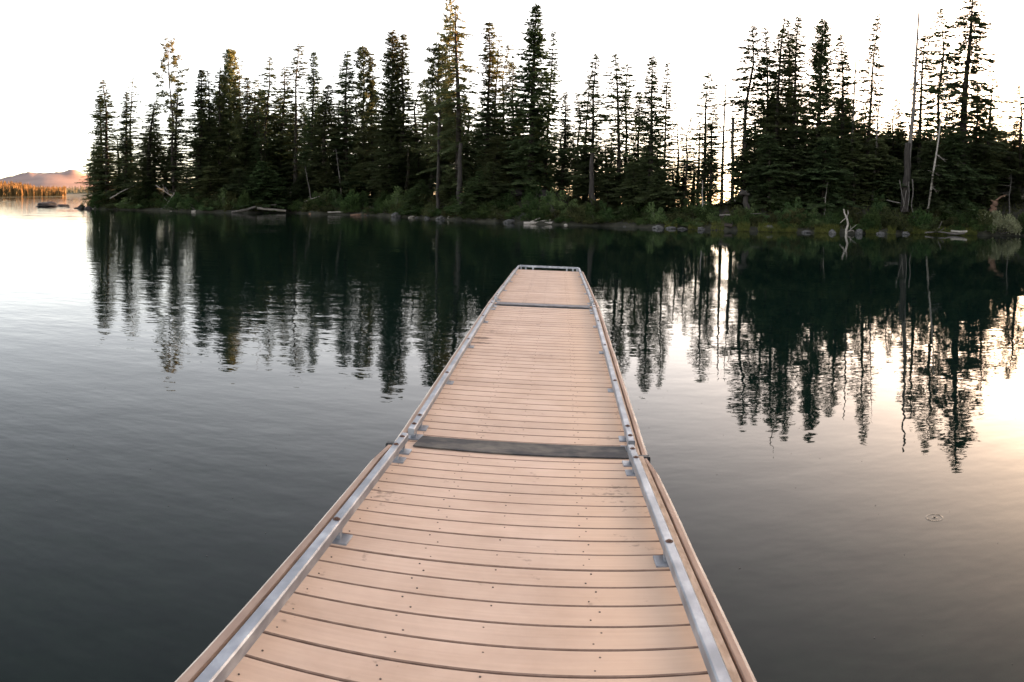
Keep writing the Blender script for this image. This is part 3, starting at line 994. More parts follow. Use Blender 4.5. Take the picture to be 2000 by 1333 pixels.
limb_thing('root_plate', 'reddish torn root plate above the pale willow bush', 'stump',
           [([(1938, 414), (1942, 402), (1946, 392)], .34, .22, shore_d(1940) + 3), ([(1946, 392), (1956, 384), (1966, 381)], .10, .04, shore_d(1940) + 3), ([(1944, 396), (1934, 390)], .09, .03, shore_d(1940) + 3)], M_RUST)

# ------------------------------------------------------------------ rocks
ROCKS = {}


def rock(label, u, v, wpx, hpx, seed, m=M_ROCK, dv=0., group='rocks along the far shore', name='boulder', cat='rock', base_z=None):
    """a rock whose foot is at picture point (u, v)"""
    d = ground(u, v).to_2d().length + dv if base_z is None else shore_d(u) + dv
    wm, hm = wpx / F * d / 2, hpx / F * d
    key = (seed % 7, m.name)
    if key not in ROCKS:
        me_ = blob(seed % 7 + 200, (1, 1, 1), 3)
        me_.materials.append(m)
        ROCKS[key] = me_
    a = az(u)
    o = link(name, ROCKS[key], None, (math.sin(a) * d, math.cos(a) * d, (0 if base_z is None else base_z) + hm * .2))
    o.scale = (wm, wm * random.uniform(.7, 1.1), hm * .8)
    o.rotation_euler = (0, 0, -a + random.uniform(-.4, .4))
    return tag(o, label, cat, group)


rock('large flat topped dark rock in the open water at the far left', 95, 403.5, 46, 8, 3, M_ROCKD, group='dark rocks off the left point', name='lake_rock')
rock('low dark rock tailing right from the large flat topped one', 122, 403, 26, 3.4, 5, M_ROCKD, group='dark rocks off the left point', name='lake_rock')
rock('pointed knob on the dark rock in the open water', 104, 402.5, 14, 6.5, 1, M_ROCKD, group='dark rocks off the left point', name='lake_rock')
rock('tiny dark rock just breaking the surface at the far left', 134, 405.5, 6, 1.2, 2, M_ROCKD, group='dark rocks off the left point', name='lake_rock')
rock('square dark boulder just off the left tip of the point', 159, 408, 15, 7, 4, M_ROCKD, group='dark rocks off the left point', name='lake_rock')
rock('low flat dark rock left of the square boulder at the tip', 150, 407.5, 10, 2.6, 6, M_ROCKD, group='dark rocks off the left point', name='lake_rock')
rock('dark boulder joining the left tip to the bank', 172, 409, 16, 6.5, 0, M_ROCKD, group='dark rocks off the left point', name='lake_rock')
for k, (u, w_, h_) in enumerate(((193, 12, 5), (206, 14, 6), (222, 13, 5), (236, 20, 9), (253, 15, 8), (262, 12, 5), (273, 19, 12), (297, 13, 6), (312, 12, 6), (322, 16, 7))):
    lab = {3: 'rounded boulder left of the middle of the left point shore', 4: 'grey boulder in the middle of the left point shore', 6: 'biggest boulder on the left point shore'}.get(k)
    v = float(np.interp(u, SU[:24], [p[1] for p in SHORE]))
    rock(lab or where_is(u, 'small grey shore boulder'), u, v - .6, w_, h_, k, group='small boulders edging the left point')
rock('grey boulder at the waterline left of the white slanting log', 775, 424, 18, 9, 1)
rock('broad grey boulder right of the white slanting log', 864, 429, 22, 7, 2)
rock('white blocky rock beside the broad grey boulder', 878, 429.5, 8, 7, 3, M_PALE, name='pale_rock')
rock('smooth grey rock sitting up the bank above the white rock', 876, 422, 11, 8, 4, dv=.8)
rock('grey rock right of the white slanting log', 838, 427.5, 16, 5, 5)
rock('large dark boulder under the bushes left of the bleached tangle', 1019, 436, 32, 20, 4, dv=.4)
rock('flat grey rock left of the large dark boulder', 996, 436, 22, 8, 6)
rock('bare grey outcrop on the rocky mound behind the dock', 1072, 415, 30, 18, 2, M_ROCKD, dv=2, base_z=.8, name='outcrop')
rock('upper grey outcrop at the foot of the biggest dense fir', 1060, 390, 26, 12, 5, M_ROCKD, dv=5.5, base_z=2.1, name='outcrop')
rock('mossy outcrop on top of the rocky mound', 1010, 385, 44, 14, 3, M_ROCKD, dv=5.5, base_z=2.2, name='outcrop')
rock('tiny white stone at the waterline right of the bleached tangle', 1106, 440.5, 7, 3, 1, M_PALE, name='pale_rock')
rock('wide flat rock at the waterline below the bright gap', 1285, 446.5, 22, 7, 0)
rock('low grey rock right of the wide flat rock', 1312, 447.5, 20, 5, 6)
rock('flat grey rock second right of the wide flat rock', 1334, 448, 18, 4, 2)
rock('pale grey rock left of the bare path', 1371, 450, 14, 6, 3)
rock('grey dome of rock in the shallows right of the bare path', 1454, 450, 18, 9, 1, dv=-.5)
rock('light grey boulder in the shallows, biggest right of the path', 1503, 452, 26, 11, 4, dv=-.5)
rock('low grey rock among the grass left of the white snag', 1577, 455, 18, 5, 6)
rock('rounded grey rock just left of the white snag', 1628, 456, 14, 7, 2, dv=-.3)
rock('rounded grey rock just right of the white snag', 1680, 457.5, 14, 9, 5)
rock('flat grey rock right of the rounded one by the snag', 1722, 458, 18, 6, 0)
rock('grey rock in the grass far right of the white snag', 1772, 458, 16, 5, 3)
rg_ = random.Random(4)
for k in range(52):
    u = rg_.uniform(340, 1990)
    v = float(np.interp(u, SU[:24], [p[1] for p in SHORE]))
    side = 'left of the dock' if u < 1070 else 'right of the dock'
    rock(where_is(u, ('flat' if k % 2 else 'small') + ' waterline stone'), u, v - .4, rg_.uniform(4, 13), rg_.uniform(1, 3.2), k, group='small waterline stones ' + side, name='shore_stone')


# ------------------------------------------------------------------ shrubs
def shrub_mesh(seed, leafm, n=2600, leaf=.16, stems=14, shape=(1, 1, 1), up=.5, clump=26):
    rg = np.random.default_rng(seed)
    A = Acc()
    Wd = Acc()
    cc = rg.normal(0, .42, (clump, 3)) * np.array(shape)
    cc[:, 2] = np.abs(cc[:, 2]) * .95 + .12
    rc = rg.uniform(.14, .34, clump)
    id_ = rg.integers(0, clump, n)
    dirs = rg.normal(0, 1, (n, 3))
    dirs /= np.linalg.norm(dirs, axis=1)[:, None]
    P = cc[id_] + dirs * (rc[id_] * rg.uniform(.35, 1.05, n))[:, None]
    P[:, 2] = np.abs(P[:, 2])
    D = dirs + rg.normal(0, .6, (n, 3)) + np.array([0, 0, up])
    V, Q = kites(P, D, leaf * rg.uniform(.5, 1.2, n), leaf * .55 * rg.uniform(.6, 1.1, n), rg, 1.)
    for k in range(stems):
        c = cc[k % clump]
        s = np.linspace(0, 1, 4)[:, None]
        V2, Q2 = tube_np(np.array([c[0] * .15, c[1] * .15, -.1]) * (1 - s) + c * s + rg.normal(0, .02, (4, 3)), [.03, .022, .015, .006], 3)
        Wd.add(V2, Q2)
    return mesh_np('foliage', V, Q, leafm), mesh_np('stem', *Wd.get(), M_SNAG)


SHR = [shrub_mesh(1, M_SHRUB), shrub_mesh(2, M_SHRUB2), shrub_mesh(3, M_SHRUB, leaf=.12), shrub_mesh(4, M_SHRUB2, leaf=.12, shape=(1.2, 1.2, .8)),
       shrub_mesh(5, M_SHRUB, shape=(.9, .9, 1.3)), shrub_mesh(6, M_YOUNG, leaf=.14, up=.9)]


def shrub(u, s, wpx, hpx, kind, label, group, name='shrub'):
    fm, sm_ = SHR[kind] if isinstance(kind, int) else kind
    p = place(u, s)
    d = p.to_2d().length
    t = thing(name, label, 'bush', p - Vector((0, 0, .1)), (0, 0, random.random() * 6.28), group)
    w_ = wpx / F * d / 1.5
    t.scale = (w_, w_, hpx / F * d / 1.15)
    link('foliage', fm, t)
    link('stem', sm_, t)
    return t


rs = random.Random(21)
for (u0, u1, step, where, lo, hi) in ((186, 330, 11, 'on the left point', 14, 30), (335, 560, 10, 'above the left driftwood pile', 16, 36), (560, 800, 10, 'on the bank left of the dock', 20, 42),
                                      (800, 985, 10, 'below the tallest ragged fir', 18, 38), (985, 1130, 10, 'on the rocky mound behind the dock', 18, 40),
                                      (1130, 1400, 10, 'on the bank below the bright gap', 20, 40), (1430, 1640, 10, 'under the dark right hand group', 18, 40),
                                      (1660, 1920, 10, 'on the bank left of the pale willow', 18, 40), (1985, 2060, 14, 'at the right edge of the shore', 20, 44)):
    u = u0
    while u < u1:
        s = rs.choice([.7, 1.4, 2.4, 3.6, 5.2])
        if not (1398 < u < 1428):
            hh_ = rs.uniform(lo, hi) * (.6 if s < 1 else 1)
            shrub(u, s, rs.uniform(24, 44), hh_, rs.choice([0, 1, 2, 3, 4, 5]), where_is(u, ('low ' if hh_ < 24 else 'tall ') + 'green bush ' + ('at the waterline' if s < 1 else 'near the water' if s < 2 else 'halfway up the bank' if s < 3 else 'high on the bank')), 'thicket bushes ' + where)
        u += step * rs.uniform(.6, 1.4)
WIL = shrub_mesh(31, M_WILLOW, n=2400, leaf=.13, stems=22, up=1.4, shape=(1, 1, 1.1), clump=22)
shrub(1950, .9, 58, 48, WIL, 'pale silvery willow bush at the waterline near the right edge', None, 'willow_bush')
shrub(1978, .7, 44, 34, WIL, 'lower pale willow bush right beside the silvery one', None, 'willow_bush')

# bare path on the right bank
V, Fq = [], []
for k, s in enumerate((.3, 1.0, 1.8, 2.8, 4.0, 5.2)):
    for q, du_ in enumerate((-15, -5, 5, 15)):
        p = place(1416 + du_ * (1 - k * .13) + (k % 2) * 3 + (q * 7 % 3), s)
        V.append((p.x, p.y, p.z + .13 + (.03 if q in (1, 2) else 0)))
for k in range(5):
    for q in range(3):
        a_ = k * 4 + q
        Fq.append((a_, a_ + 1, a_ + 5, a_ + 4))
link('dirt_path', smooth(mesh_np('dirt_path', V, Fq, M_DIRT)), kind='structure')

# grass fringe at the waterline
rg = np.random.default_rng(8)
n = 15000
gu = np.where(rg.random(n) < .9, rg.uniform(1420, 1910, n), rg.uniform(1300, 1420, n))
gs = rg.gamma(1.6, .45, n) - .35
ga = np.interp(gu, np.arange(100, 2100, 10), [az(x) for x in np.arange(100, 2100, 10)])
gd = np.interp(gu, SU, SD) + gs
keep = snoise(rg, 2200, 160)[gu.astype(int)] > .38
P = np.stack([np.sin(ga) * gd, np.cos(ga) * gd, np.maximum(height(gu, gs), -.05)], 1)[keep]
D = np.stack([rg.normal(0, .3, n), rg.normal(0, .3, n), np.ones(n)], 1)[keep]
V, Q = kites(P, D, rg.uniform(.15, .5, len(P)), .03, rg, 1.)
link('shore_grass', mesh_np('shore_grass', V, Q, M_GRASS), kind='stuff')

# forest litter and low growth that hides bare ground under the trees
n = 26000
gu = rg.uniform(180, 2040, n)
gs = rg.uniform(.5, 14, n)
ga = np.interp(gu, np.arange(100, 2100, 10), [az(x) for x in np.arange(100, 2100, 10)])
gd = np.interp(gu, SU, SD) + gs
ok = ~((gu > 1403) & (gu < 1428) & (gs < 5.5))
P = np.stack([np.sin(ga) * gd, np.cos(ga) * gd, height(gu, gs) - .03], 1)[ok]
D = np.stack([rg.normal(0, .7, n), rg.normal(0, .7, n), np.full(n, .8)], 1)[ok]
V, Q = kites(P, D, rg.uniform(.15, .5, len(P)), .12, rg, 1.)
link('ground_cover', mesh_np('ground_cover', V, Q, M_SHRUB2), kind='stuff')


# ------------------------------------------------------------------ far woods, hill, off to the sides
def wood(name, pts, hts, m, seed, label=None):
    """low conifers merged in one mass: pts (n,3), heights"""
    rg = np.random.default_rng(seed)
    A = Acc()
    for p, h in zip(pts, hts):
        r = h * rg.uniform(.10, .17)
        lay = 5
        for k in range(lay):
            f0, f1 = k / lay * .92, min(1, (k + 1.7) / lay)
            n_ = 7
            a = np.linspace(0, 2 * math.pi, n_, endpoint=False) + rg.random() * 6
            rad = r * (1 - f0) ** .8 * rg.uniform(.55, 1.25, n_)
            b = np.stack([p[0] + np.cos(a) * rad, p[1] + np.sin(a) * rad, p[2] + h * f0 + rg.uniform(-.05, .05, n_) * h], 1)
            tp = np.array([[p[0] + rg.normal(0, .02) * h, p[1], p[2] + h * f1]])
            V_ = np.concatenate([b, tp, tp])
            q = np.arange(n_)
            A.add(V_, np.stack([q, (q + 1) % n_, np.full(n_, n_), np.full(n_, n_ + 1)], 1))
    V_, Q_ = A.get()
    me_ = bpy.data.meshes.new(name)
    me_.from_pydata(V_.tolist(), [], [tuple(x[:3]) for x in Q_.tolist()])
    me_.materials.append(m)
    return link(name, me_, kind='stuff')


def polar(u, d, z):
    a = az(u)
    return (math.sin(a) * d, math.cos(a) * d, z)


rg = np.random.default_rng(5)
pts, hts = [], []
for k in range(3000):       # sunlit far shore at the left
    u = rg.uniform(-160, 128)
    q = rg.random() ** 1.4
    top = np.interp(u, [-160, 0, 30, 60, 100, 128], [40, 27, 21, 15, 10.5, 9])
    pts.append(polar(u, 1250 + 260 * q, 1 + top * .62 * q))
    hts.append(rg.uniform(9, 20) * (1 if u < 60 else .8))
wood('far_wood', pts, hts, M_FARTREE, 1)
pts, hts = [], []
for k in range(700):        # far shore behind it, its shade carried by the colour
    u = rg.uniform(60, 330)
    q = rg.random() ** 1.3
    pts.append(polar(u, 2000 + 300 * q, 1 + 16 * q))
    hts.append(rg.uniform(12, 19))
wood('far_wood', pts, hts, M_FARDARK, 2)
pts, hts = [], []
for k in range(620):        # wooded shore going on outside the right edge; it keeps the evening sun off the dock
    u = rg.uniform(2040, 3850) if k < 400 else rg.uniform(2050, 2420)
    s = rg.uniform(3, 95) if k < 400 else rg.uniform(60, 165)
    p = place(u, s)
    pts.append((p.x, p.y, p.z - .3))
    hts.append(rg.uniform(13, 21) if s < 35 else rg.uniform(26, 36))
wood('side_wood', pts, hts, M_FIR, 3)


def land(name, ulist, rows, m, nz=0., seed=1):
    """rows: list of (distance, height function of u)"""
    rg = np.random.default_rng(seed)
    V = []
    for d, hf in rows:
        V += [polar(u, d, hf(u) + (rg.normal(0, nz) if nz else 0)) for u in ulist]
    k = len(ulist)
    Q_ = [(a * k + b, a * k + b + 1, (a + 1) * k + b + 1, (a + 1) * k + b) for a in range(len(rows) - 1) for b in range(k - 1)]
    return link(name, smooth(mesh_np(name, V, Q_, m)), kind='structure')


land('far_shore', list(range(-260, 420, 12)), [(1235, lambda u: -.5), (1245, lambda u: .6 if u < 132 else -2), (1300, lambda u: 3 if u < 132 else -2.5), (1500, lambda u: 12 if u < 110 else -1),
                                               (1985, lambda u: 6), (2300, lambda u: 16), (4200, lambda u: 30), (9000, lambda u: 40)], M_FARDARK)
RU = [-260, -120, 0, 25, 45, 56, 62, 70, 87, 106, 125, 137, 147, 154, 164, 172, 190, 230, 300, 420]
RV = [372, 362, 350, 344, 338.5, 335.6, 336, 337.6, 338, 337, 335.5, 332, 331, 334, 340.5, 343.5, 350, 360, 372, 381]
DM = 6500.


def ridge(u):
    return at(u, float(np.interp(u, RU, RV)), DM).z


M_HILL = noise_mat('haze_pink_hillside', (.115, .084, .082), (.165, .124, .118), scale=.0022, rough=1, detail=8, lo=.4, hi=.6)  # pale pink stands in for haze and evening light on the slope
ul = list(np.arange(-260, 421, 5.0))
rgm = np.random.default_rng(9)
prof = [(-2300, 0), (-1900, .10), (-1500, .24), (-1100, .42), (-800, .58), (-500, .75), (-280, .88), (-120, .96), (0, 1.0), (250, .9), (700, .6), (1500, .1)]
gul = {q: (snoise(rgm, len(ul), 28) - .5) for q in range(len(prof))}
rows = []


def broad(u):
    return sum(ridge(u + k) for k in range(-70, 71, 14)) / 11


for q, (dd_, f) in enumerate(prof):
    w_ = max(0, (f - .75) / .25) if dd_ < 0 else 1
    rows.append((DM + dd_, (lambda u, f=f, w_=w_: f * (ridge(u) * w_ + broad(u) * (1 - w_)) + (rgm.normal(0, 2) if f == 1 else 0))))
land('hill', ul, rows, M_HILL)

# ------------------------------------------------------------------ the dock
PSI, BANK = .066, -.0196
DECKZ = CZ - 1.569


def plank_material(name):
    m, n, b, new, lk = mat(name)
    tc = new('TexCoord')
    oi = new('ObjectInfo')
    geo = new('NewGeometry')
    nz = new('TexNoise')
    nz.inputs['Scale'].default_value = 3.0
    nz.inputs['Detail'].default_value = 6
    nz.inputs['Roughness'].default_value = .62
    lk(geo.outputs['Position'], nz.inputs['Vector'])
    r1 = new('ValToRGB')
    ramp(r1, [(.30, PL1), (.70, PL2)])
    lk(nz.outputs[0], r1.inputs[0])
    hs = new('HueSaturation')
    mr = new('MapRange')
    mr.inputs['To Min'].default_value = .93
    mr.inputs['To Max'].default_value = 1.06
    lk(oi.outputs['Random'], mr.inputs[0])
    lk(mr.outputs[0], hs.inputs['Value'])
    lk(r1.outputs[0], hs.inputs['Color'])
    # warm tan staining towards the rails, in the plank's own coordinates
    sp = new('SeparateXYZ')
    lk(tc.outputs['Object'], sp.inputs[0])
    ab = new('Math')
    ab.operation = 'ABSOLUTE'
    ad = new('Math')
    ad.inputs[1].default_value = .21
    lk(sp.outputs[0], ad.inputs[0])
    lk(ad.outputs[0], ab.inputs[0])
    me_ = new('MapRange')
    me_.interpolation_type = 'SMOOTHSTEP'
    me_.inputs['From Min'].default_value = .30
    me_.inputs['From Max'].default_value = .70
    me_.inputs['To Max'].default_value = .45
    lk(ab.outputs[0], me_.inputs[0])
    mx = new('Mix')
    mx.data_type = 'RGBA'
    mx.inputs[7].default_value = (*PLE, 1)
    lk(me_.outputs[0], mx.inputs[0])
    lk(hs.outputs[0], mx.inputs[6])
    # small scuffs and specks of dirt
    nd = new('TexNoise')
    nd.inputs['Scale'].default_value = 26
    nd.inputs['Detail'].default_value = 4
    lk(geo.outputs['Position'], nd.inputs['Vector'])
    nb = new('TexNoise')
    nb.inputs['Scale'].default_value = 2.3
    lk(geo.outputs['Position'], nb.inputs['Vector'])
    mu = new('Math')
    mu.operation = 'MULTIPLY'
    lk(nd.outputs[0], mu.inputs[0])
    lk(nb.outputs[0], mu.inputs[1])
    rd = new('ValToRGB')
    ramp(rd, [(.375, 0.), (.47, .55)])
    lk(mu.outputs[0], rd.inputs[0])
    m2 = new('Mix')
    m2.data_type = 'RGBA'
    m2.inputs[7].default_value = (.085, .062, .05, 1)
    lk(rd.outputs[0], m2.inputs[0])
    lk(mx.outputs[2], m2.inputs[6])
    out = m2.outputs[2]
    # two brown spills on the middle section and the faint line worn along the deck
    sg = new('SeparateXYZ')
    lk(geo.outputs['Position'], sg.inputs[0])

    def spill(cx, cy, rx, ry):
        global_ = []
        for o_, c_, r_ in ((sg.outputs[0], cx, rx), (sg.outputs[1], cy, ry)):
            q = new('Math')
            q.operation = 'SUBTRACT'
            lk(o_, q.inputs[0])
            q.inputs[1].default_value = c_
            q2 = new('Math')
            q2.operation = 'DIVIDE'
            lk(q.outputs[0], q2.inputs[0])
            q2.inputs[1].default_value = r_
            q3 = new('Math')
            q3.operation = 'POWER'
            q3.inputs[1].default_value = 2
            lk(q2.outputs[0], q3.inputs[0])
            global_.append(q3.outputs[0])
        s_ = new('Math')
        lk(global_[0], s_.inputs[0])
        lk(global_[1], s_.inputs[1])
        s2 = new('Math')
        s2.operation = 'ADD'
        lk(s_.outputs[0], s2.inputs[0])
        nn = new('TexNoise')
        nn.inputs['Scale'].default_value = 14
        lk(geo.outputs['Position'], nn.inputs['Vector'])
        n2 = new('MapRange')
        n2.inputs['To Min'].default_value = -1.0
        n2.inputs['To Max'].default_value = 1.0
        lk(nn.outputs[0], n2.inputs[0])
        lk(n2.outputs[0], s2.inputs[1])
        mm = new('MapRange')
        mm.inputs['From Min'].default_value = 1.0
        mm.inputs['From Max'].default_value = .4
        mm.inputs['To Max'].default_value = .8
        lk(s2.outputs[0], mm.inputs[0])
        return mm.outputs[0]

    for (X, Y, rx, ry) in ((-.83, 7.98, .13, .07), (-.83, 7.72, .14, .06)):
        p = dockp(X, Y, 0)
        m3 = new('Mix')
        m3.data_type = 'RGBA'
        m3.inputs[7].default_value = (.11, .07, .05, 1)
        lk(spill(p.x, p.y, rx, ry), m3.inputs[0])
        lk(out, m3.inputs[6])
        out = m3.outputs[2]
    gr = new('TexNoise')
    gr.inputs['Scale'].default_value = 40
    gr.inputs['Detail'].default_value = 5
    gm = new('Mapping')
    gm.inputs['Scale'].default_value = (.06, 1.5, 1)
    lk(tc.outputs['Object'], gm.inputs[0])
    ga_ = new('VectorMath')
    lk(gm.outputs[0], ga_.inputs[0])
    gx = new('CombineXYZ')
    gs_ = new('Math')
    gs_.operation = 'MULTIPLY'
    gs_.inputs[1].default_value = 37
    lk(oi.outputs['Random'], gs_.inputs[0])
    lk(gs_.outputs[0], gx.inputs[0])
    lk(gx.outputs[0], ga_.inputs[1])
    lk(ga_.outputs[0], gr.inputs['Vector'])
    gv = new('MapRange')
    gv.inputs['From Min'].default_value = .3
    gv.inputs['From Max'].default_value = .7
    gv.inputs['To Min'].default_value = .945
    gv.inputs['To Max'].default_value = 1.04
    lk(gr.outputs[0], gv.inputs[0])
    gh = new('HueSaturation')
    lk(gv.outputs[0], gh.inputs['Value'])
    lk(out, gh.inputs['Color'])
    lk(gh.outputs[0], b.inputs['Base Color'])
    b.inputs['Roughness'].default_value = .72
    b.inputs['Specular IOR Level'].default_value = .22
    bp = new('Bump')
    bp.inputs['Strength'].default_value = .25
    bp.inputs['Distance'].default_value = .004
    lk(gr.outputs[0], bp.inputs['Height'])
    lk(bp.outputs[0], b.inputs['Normal'])
    return m


def dockp(X, Y, z):
    """dock coordinates (across, along) to the place"""
    c, s = math.cos(PSI), math.sin(PSI)
    return Vector((X * c + Y * s, -X * s + Y * c, z))


PL1, PL2, PLE = (.455, .318, .236), (.570, .415, .322), (.565, .38, .255)
M_PLANK = plank_material('composite_deck_board')
M_EDGE = noise_mat('brown_board_edge', (.18, .112, .080), (.27, .178, .132), scale=14, rough=.9)
M_TRIM = noise_mat('weathered_rub_board', (.30, .20, .15), (.42, .29, .22), scale=6, rough=.8, stretch=(2, .5, 2), bump=.3, bdist=.004)
M_TRIMTAN = noise_mat('frayed_tan_board', (.34, .235, .165), (.50, .37, .28), scale=40, rough=.95, stretch=(1, .3, 1), bump=.8, bdist=.006)
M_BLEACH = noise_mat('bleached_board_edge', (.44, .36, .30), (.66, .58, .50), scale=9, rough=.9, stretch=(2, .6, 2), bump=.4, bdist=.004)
M_DARK = noise_mat('dark_gap_timber', (.03, .024, .022), (.06, .05, .045), scale=12, rough=.9)
M_FLOAT = noise_mat('black_float', (.012, .013, .014), (.025, .026, .028), scale=8, rough=.5)
M_RUBBER = noise_mat('dusty_black_rubber', (.030, .030, .033), (.125, .112, .095), scale=5.5, rough=.85, detail=7, lo=.40, hi=.70)
M_STRIP = noise_mat('grey_joint_strip', (.11, .105, .11), (.19, .18, .185), scale=9, rough=.7)
M_BOLT = noise_mat('rusty_bolt', (.06, .032, .024), (.13, .07, .05), scale=60, rough=.7, metallic=.4)
M_SCREW = noise_mat('dark_screw', (.05, .034, .026), (.09, .06, .045), scale=60, rough=.6)


def galvanised():
    m, n, b, new, lk = mat('galvanised_steel')
    tc = new('TexCoord')
    vo = new('TexVoronoi')
    vo.inputs['Scale'].default_value = 26
    mp = new('Mapping')
    mp.inputs['Scale'].default_value = (1, .6, 1)
    lk(tc.outputs['Object'], mp.inputs[0])
    nz = new('TexNoise')
    nz.inputs['Scale'].default_value = 11
    nz.inputs['Detail'].default_value = 5
    lk(mp.outputs[0], nz.inputs['Vector'])
    lk(nz.outputs['Color'], vo.inputs['Vector'])
    r = new('ValToRGB')
    ramp(r, [(.36, (.17, .185, .21)), (.52, (.235, .25, .28)), (.68, (.36, .38, .41))])
    lk(nz.outputs[0], r.inputs[0])
    lk(r.outputs[0], b.inputs['Base Color'])
    b.inputs['Metallic'].default_value = .55
    b.inputs['Roughness'].default_value = .42
    return m


M_GALV = galvanised()


def dock_section(label, psi, X0, Y0_, z0, slope, length, nplank, pitch, width, railc, posts, bolts, first=0., near=False, endrail=False, taper=()):
    """one floating section; local x across, y along, z up from the deck top"""
    xl, xr = -width / 2, width / 2
    c = thing('dock_section', label, 'dock')
    ex = Vector((math.cos(psi), -math.sin(psi), BANK)).normalized()
    ey = Vector((math.sin(psi), math.cos(psi), slope))
    ey = (ey - ex * ey.dot(ex)).normalized()
    ez = ex.cross(ey)
    mw = Matrix((ex, ey, ez)).transposed().to_4x4()
    cs, sn = math.cos(PSI), math.sin(PSI)
    o = Vector((X0 * cs + Y0_ * sn, -X0 * sn + Y0_ * cs, z0 + CZ + BANK * X0))
    mw.translation = o
    c.matrix_world = mw
    # planks, laid one by one
    pw = pitch - .0075
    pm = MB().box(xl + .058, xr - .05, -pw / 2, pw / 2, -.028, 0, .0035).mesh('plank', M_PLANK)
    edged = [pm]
    rg = random.Random(int(length * 100))
    sg = 1 if not near else -1
    scr = MB()
    lines = [xl + .16, xl + .50, xl + .535, xl + .80, xl + 1.14, xl + 1.175, xr - .13]
    if first:
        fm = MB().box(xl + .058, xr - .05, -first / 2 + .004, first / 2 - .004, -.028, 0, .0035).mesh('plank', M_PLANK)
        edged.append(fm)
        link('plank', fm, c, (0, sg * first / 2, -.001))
    for e_ in edged:       # long edges are a darker brown, so that the seams read
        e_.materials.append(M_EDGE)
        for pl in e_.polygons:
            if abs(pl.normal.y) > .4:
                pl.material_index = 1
    for k in range(nplank):
        y = sg * (first + pitch * (k + .5))
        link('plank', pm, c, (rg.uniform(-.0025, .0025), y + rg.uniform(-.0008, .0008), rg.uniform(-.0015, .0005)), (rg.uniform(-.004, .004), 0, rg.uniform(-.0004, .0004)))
        for q, xx in enumerate(lines):
            dy = (.036 if q % 2 else -.034) + rg.uniform(-.008, .008)
            scr.cyl(xx + rg.uniform(-.010, .010), y + dy, -.001, .0012, rg.uniform(.0030, .0042), 7)
    so = link('deck_screws', scr.mesh('deck_screws', M_SCREW), c)
    so['kind'] = 'stuff'
    ya, yb = (0, length) if not near else (-length, 0)
    # frame under the deck and floats
    fr = MB()
    fr.box(xl + .06, xl + .11, ya + .01, yb - .01, -.17, -.031).box(xr - .11, xr - .06, ya + .01, yb - .01, -.17, -.031)
    fr.box(xl + .115, xr - .115, ya + .012, ya + .06, -.165, -.032).box(xl + .115, xr - .115, yb - .06, yb - .012, -.165, -.032)
    fr.box(-.16, -.11, ya + .065, yb - .065, -.165, -.032).box(.25, .30, ya + .065, yb - .065, -.165, -.032)
    link('underframe', fr.mesh('underframe', M_DARK), c)
    nf = max(2, int(length / 2))
    for k in range(nf):
        yy = ya + length * (k + .5) / nf
        link('float', MB().box(xl + .13, xr - .13, yy - .6, yy + .6, -.62, -.17, .04).mesh('float', M_FLOAT), c)
    # side boards: a tan board inside, a dark gap, a rounded rub board outside
    h = .006
    for sd in (-1, 1):
        xo = xl if sd < 0 else xr
        x1, x2 = sorted((xo - sd * .052, xo - sd * .105))
        if sd > 0:
            link('inner_board', MB().box(x1 + .003, x2, ya + .02, yb - .02, .001, .009, .002).mesh('inner_board', M_TRIMTAN), c)
        link('gap_filler', MB().box(*sorted((xo - sd * (.043 if sd > 0 else .048), xo - sd * (.0495 if sd > 0 else .0565))), ya + .03, yb - .03, -.13, -.012).mesh('gap_filler', M_DARK), c)
        prof = [(-.022, -.13), (.022, -.13), (.022, -.016), (.002, .005), (.000, h), (-.018, h), (-.022, .002)]
        if sd < 0:
            prof = [(-x if x > 0 else .027 - (x + .022) * .3, z) for x, z in prof][::-1]
        cx_ = xo - sd * .020
        nseg = 16
        path = []
        rgb = random.Random(sd * 7 + int(length * 10))
        for q in range(nseg + 1):
            f = q / nseg
            y = ya + .004 + (yb - ya - .008) * f
            path.append((y, cx_ + rgb.uniform(-.0022, .0022), 1))
        if near:
            path = [p for p in path if p[0] < yb - .35] + [(yb - .33, cx_, 1), (yb - .13, cx_ - sd * .012, .8), (yb - .06, cx_ - sd * .016, .72)]
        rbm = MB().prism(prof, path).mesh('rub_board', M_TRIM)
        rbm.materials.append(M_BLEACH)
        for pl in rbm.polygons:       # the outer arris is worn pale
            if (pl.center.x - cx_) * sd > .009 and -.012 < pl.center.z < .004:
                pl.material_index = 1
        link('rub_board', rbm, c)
        ytip = yb if near else ya
        link('bumper_block', MB().box(*sorted((xo - sd * .004, xo - sd * .075)), *(sorted((ytip + .004, ytip + .055)) if near else sorted((ytip - .03, ytip - .002))), -.11, -.004, .006).mesh('bumper_block', M_FLOAT), c)
    # rails
    rh, rw, gap = .044, .042, .046
    for sd, xc in ((-1, railc[0]), (1, railc[1])):
        rr_ = [p for p in posts]
        r0, r1 = min(posts) - .10, max(posts) + .09
        if endrail:
            r1 = length - .004
        if near:
            r0 = -length
        rail = link('rail', MB().prism([(-rw / 2, gap), (rw / 2, gap), (rw / 2, gap + rh - .005), (rw / 2 - .005, gap + rh), (-rw / 2 + .005, gap + rh), (-rw / 2, gap + rh - .005)],
                                       [(r0, xc, 1), (r1, xc, 1)]).mesh('rail', M_GALV), c)
        for y in posts:
            pb = link('rail_post', MB().box(xc - .017, xc + .017, y - .017, y + .017, .008, gap - .0005).mesh('rail_post', M_GALV), c)
            link('base_plate', MB().box(xc - .042 - (.012 if sd > 0 else -.002), xc + .042 + (.012 if sd < 0 else -.002), y - .05, y + .05, .0006, .0078, .0015).mesh('base_plate', M_GALV), pb)
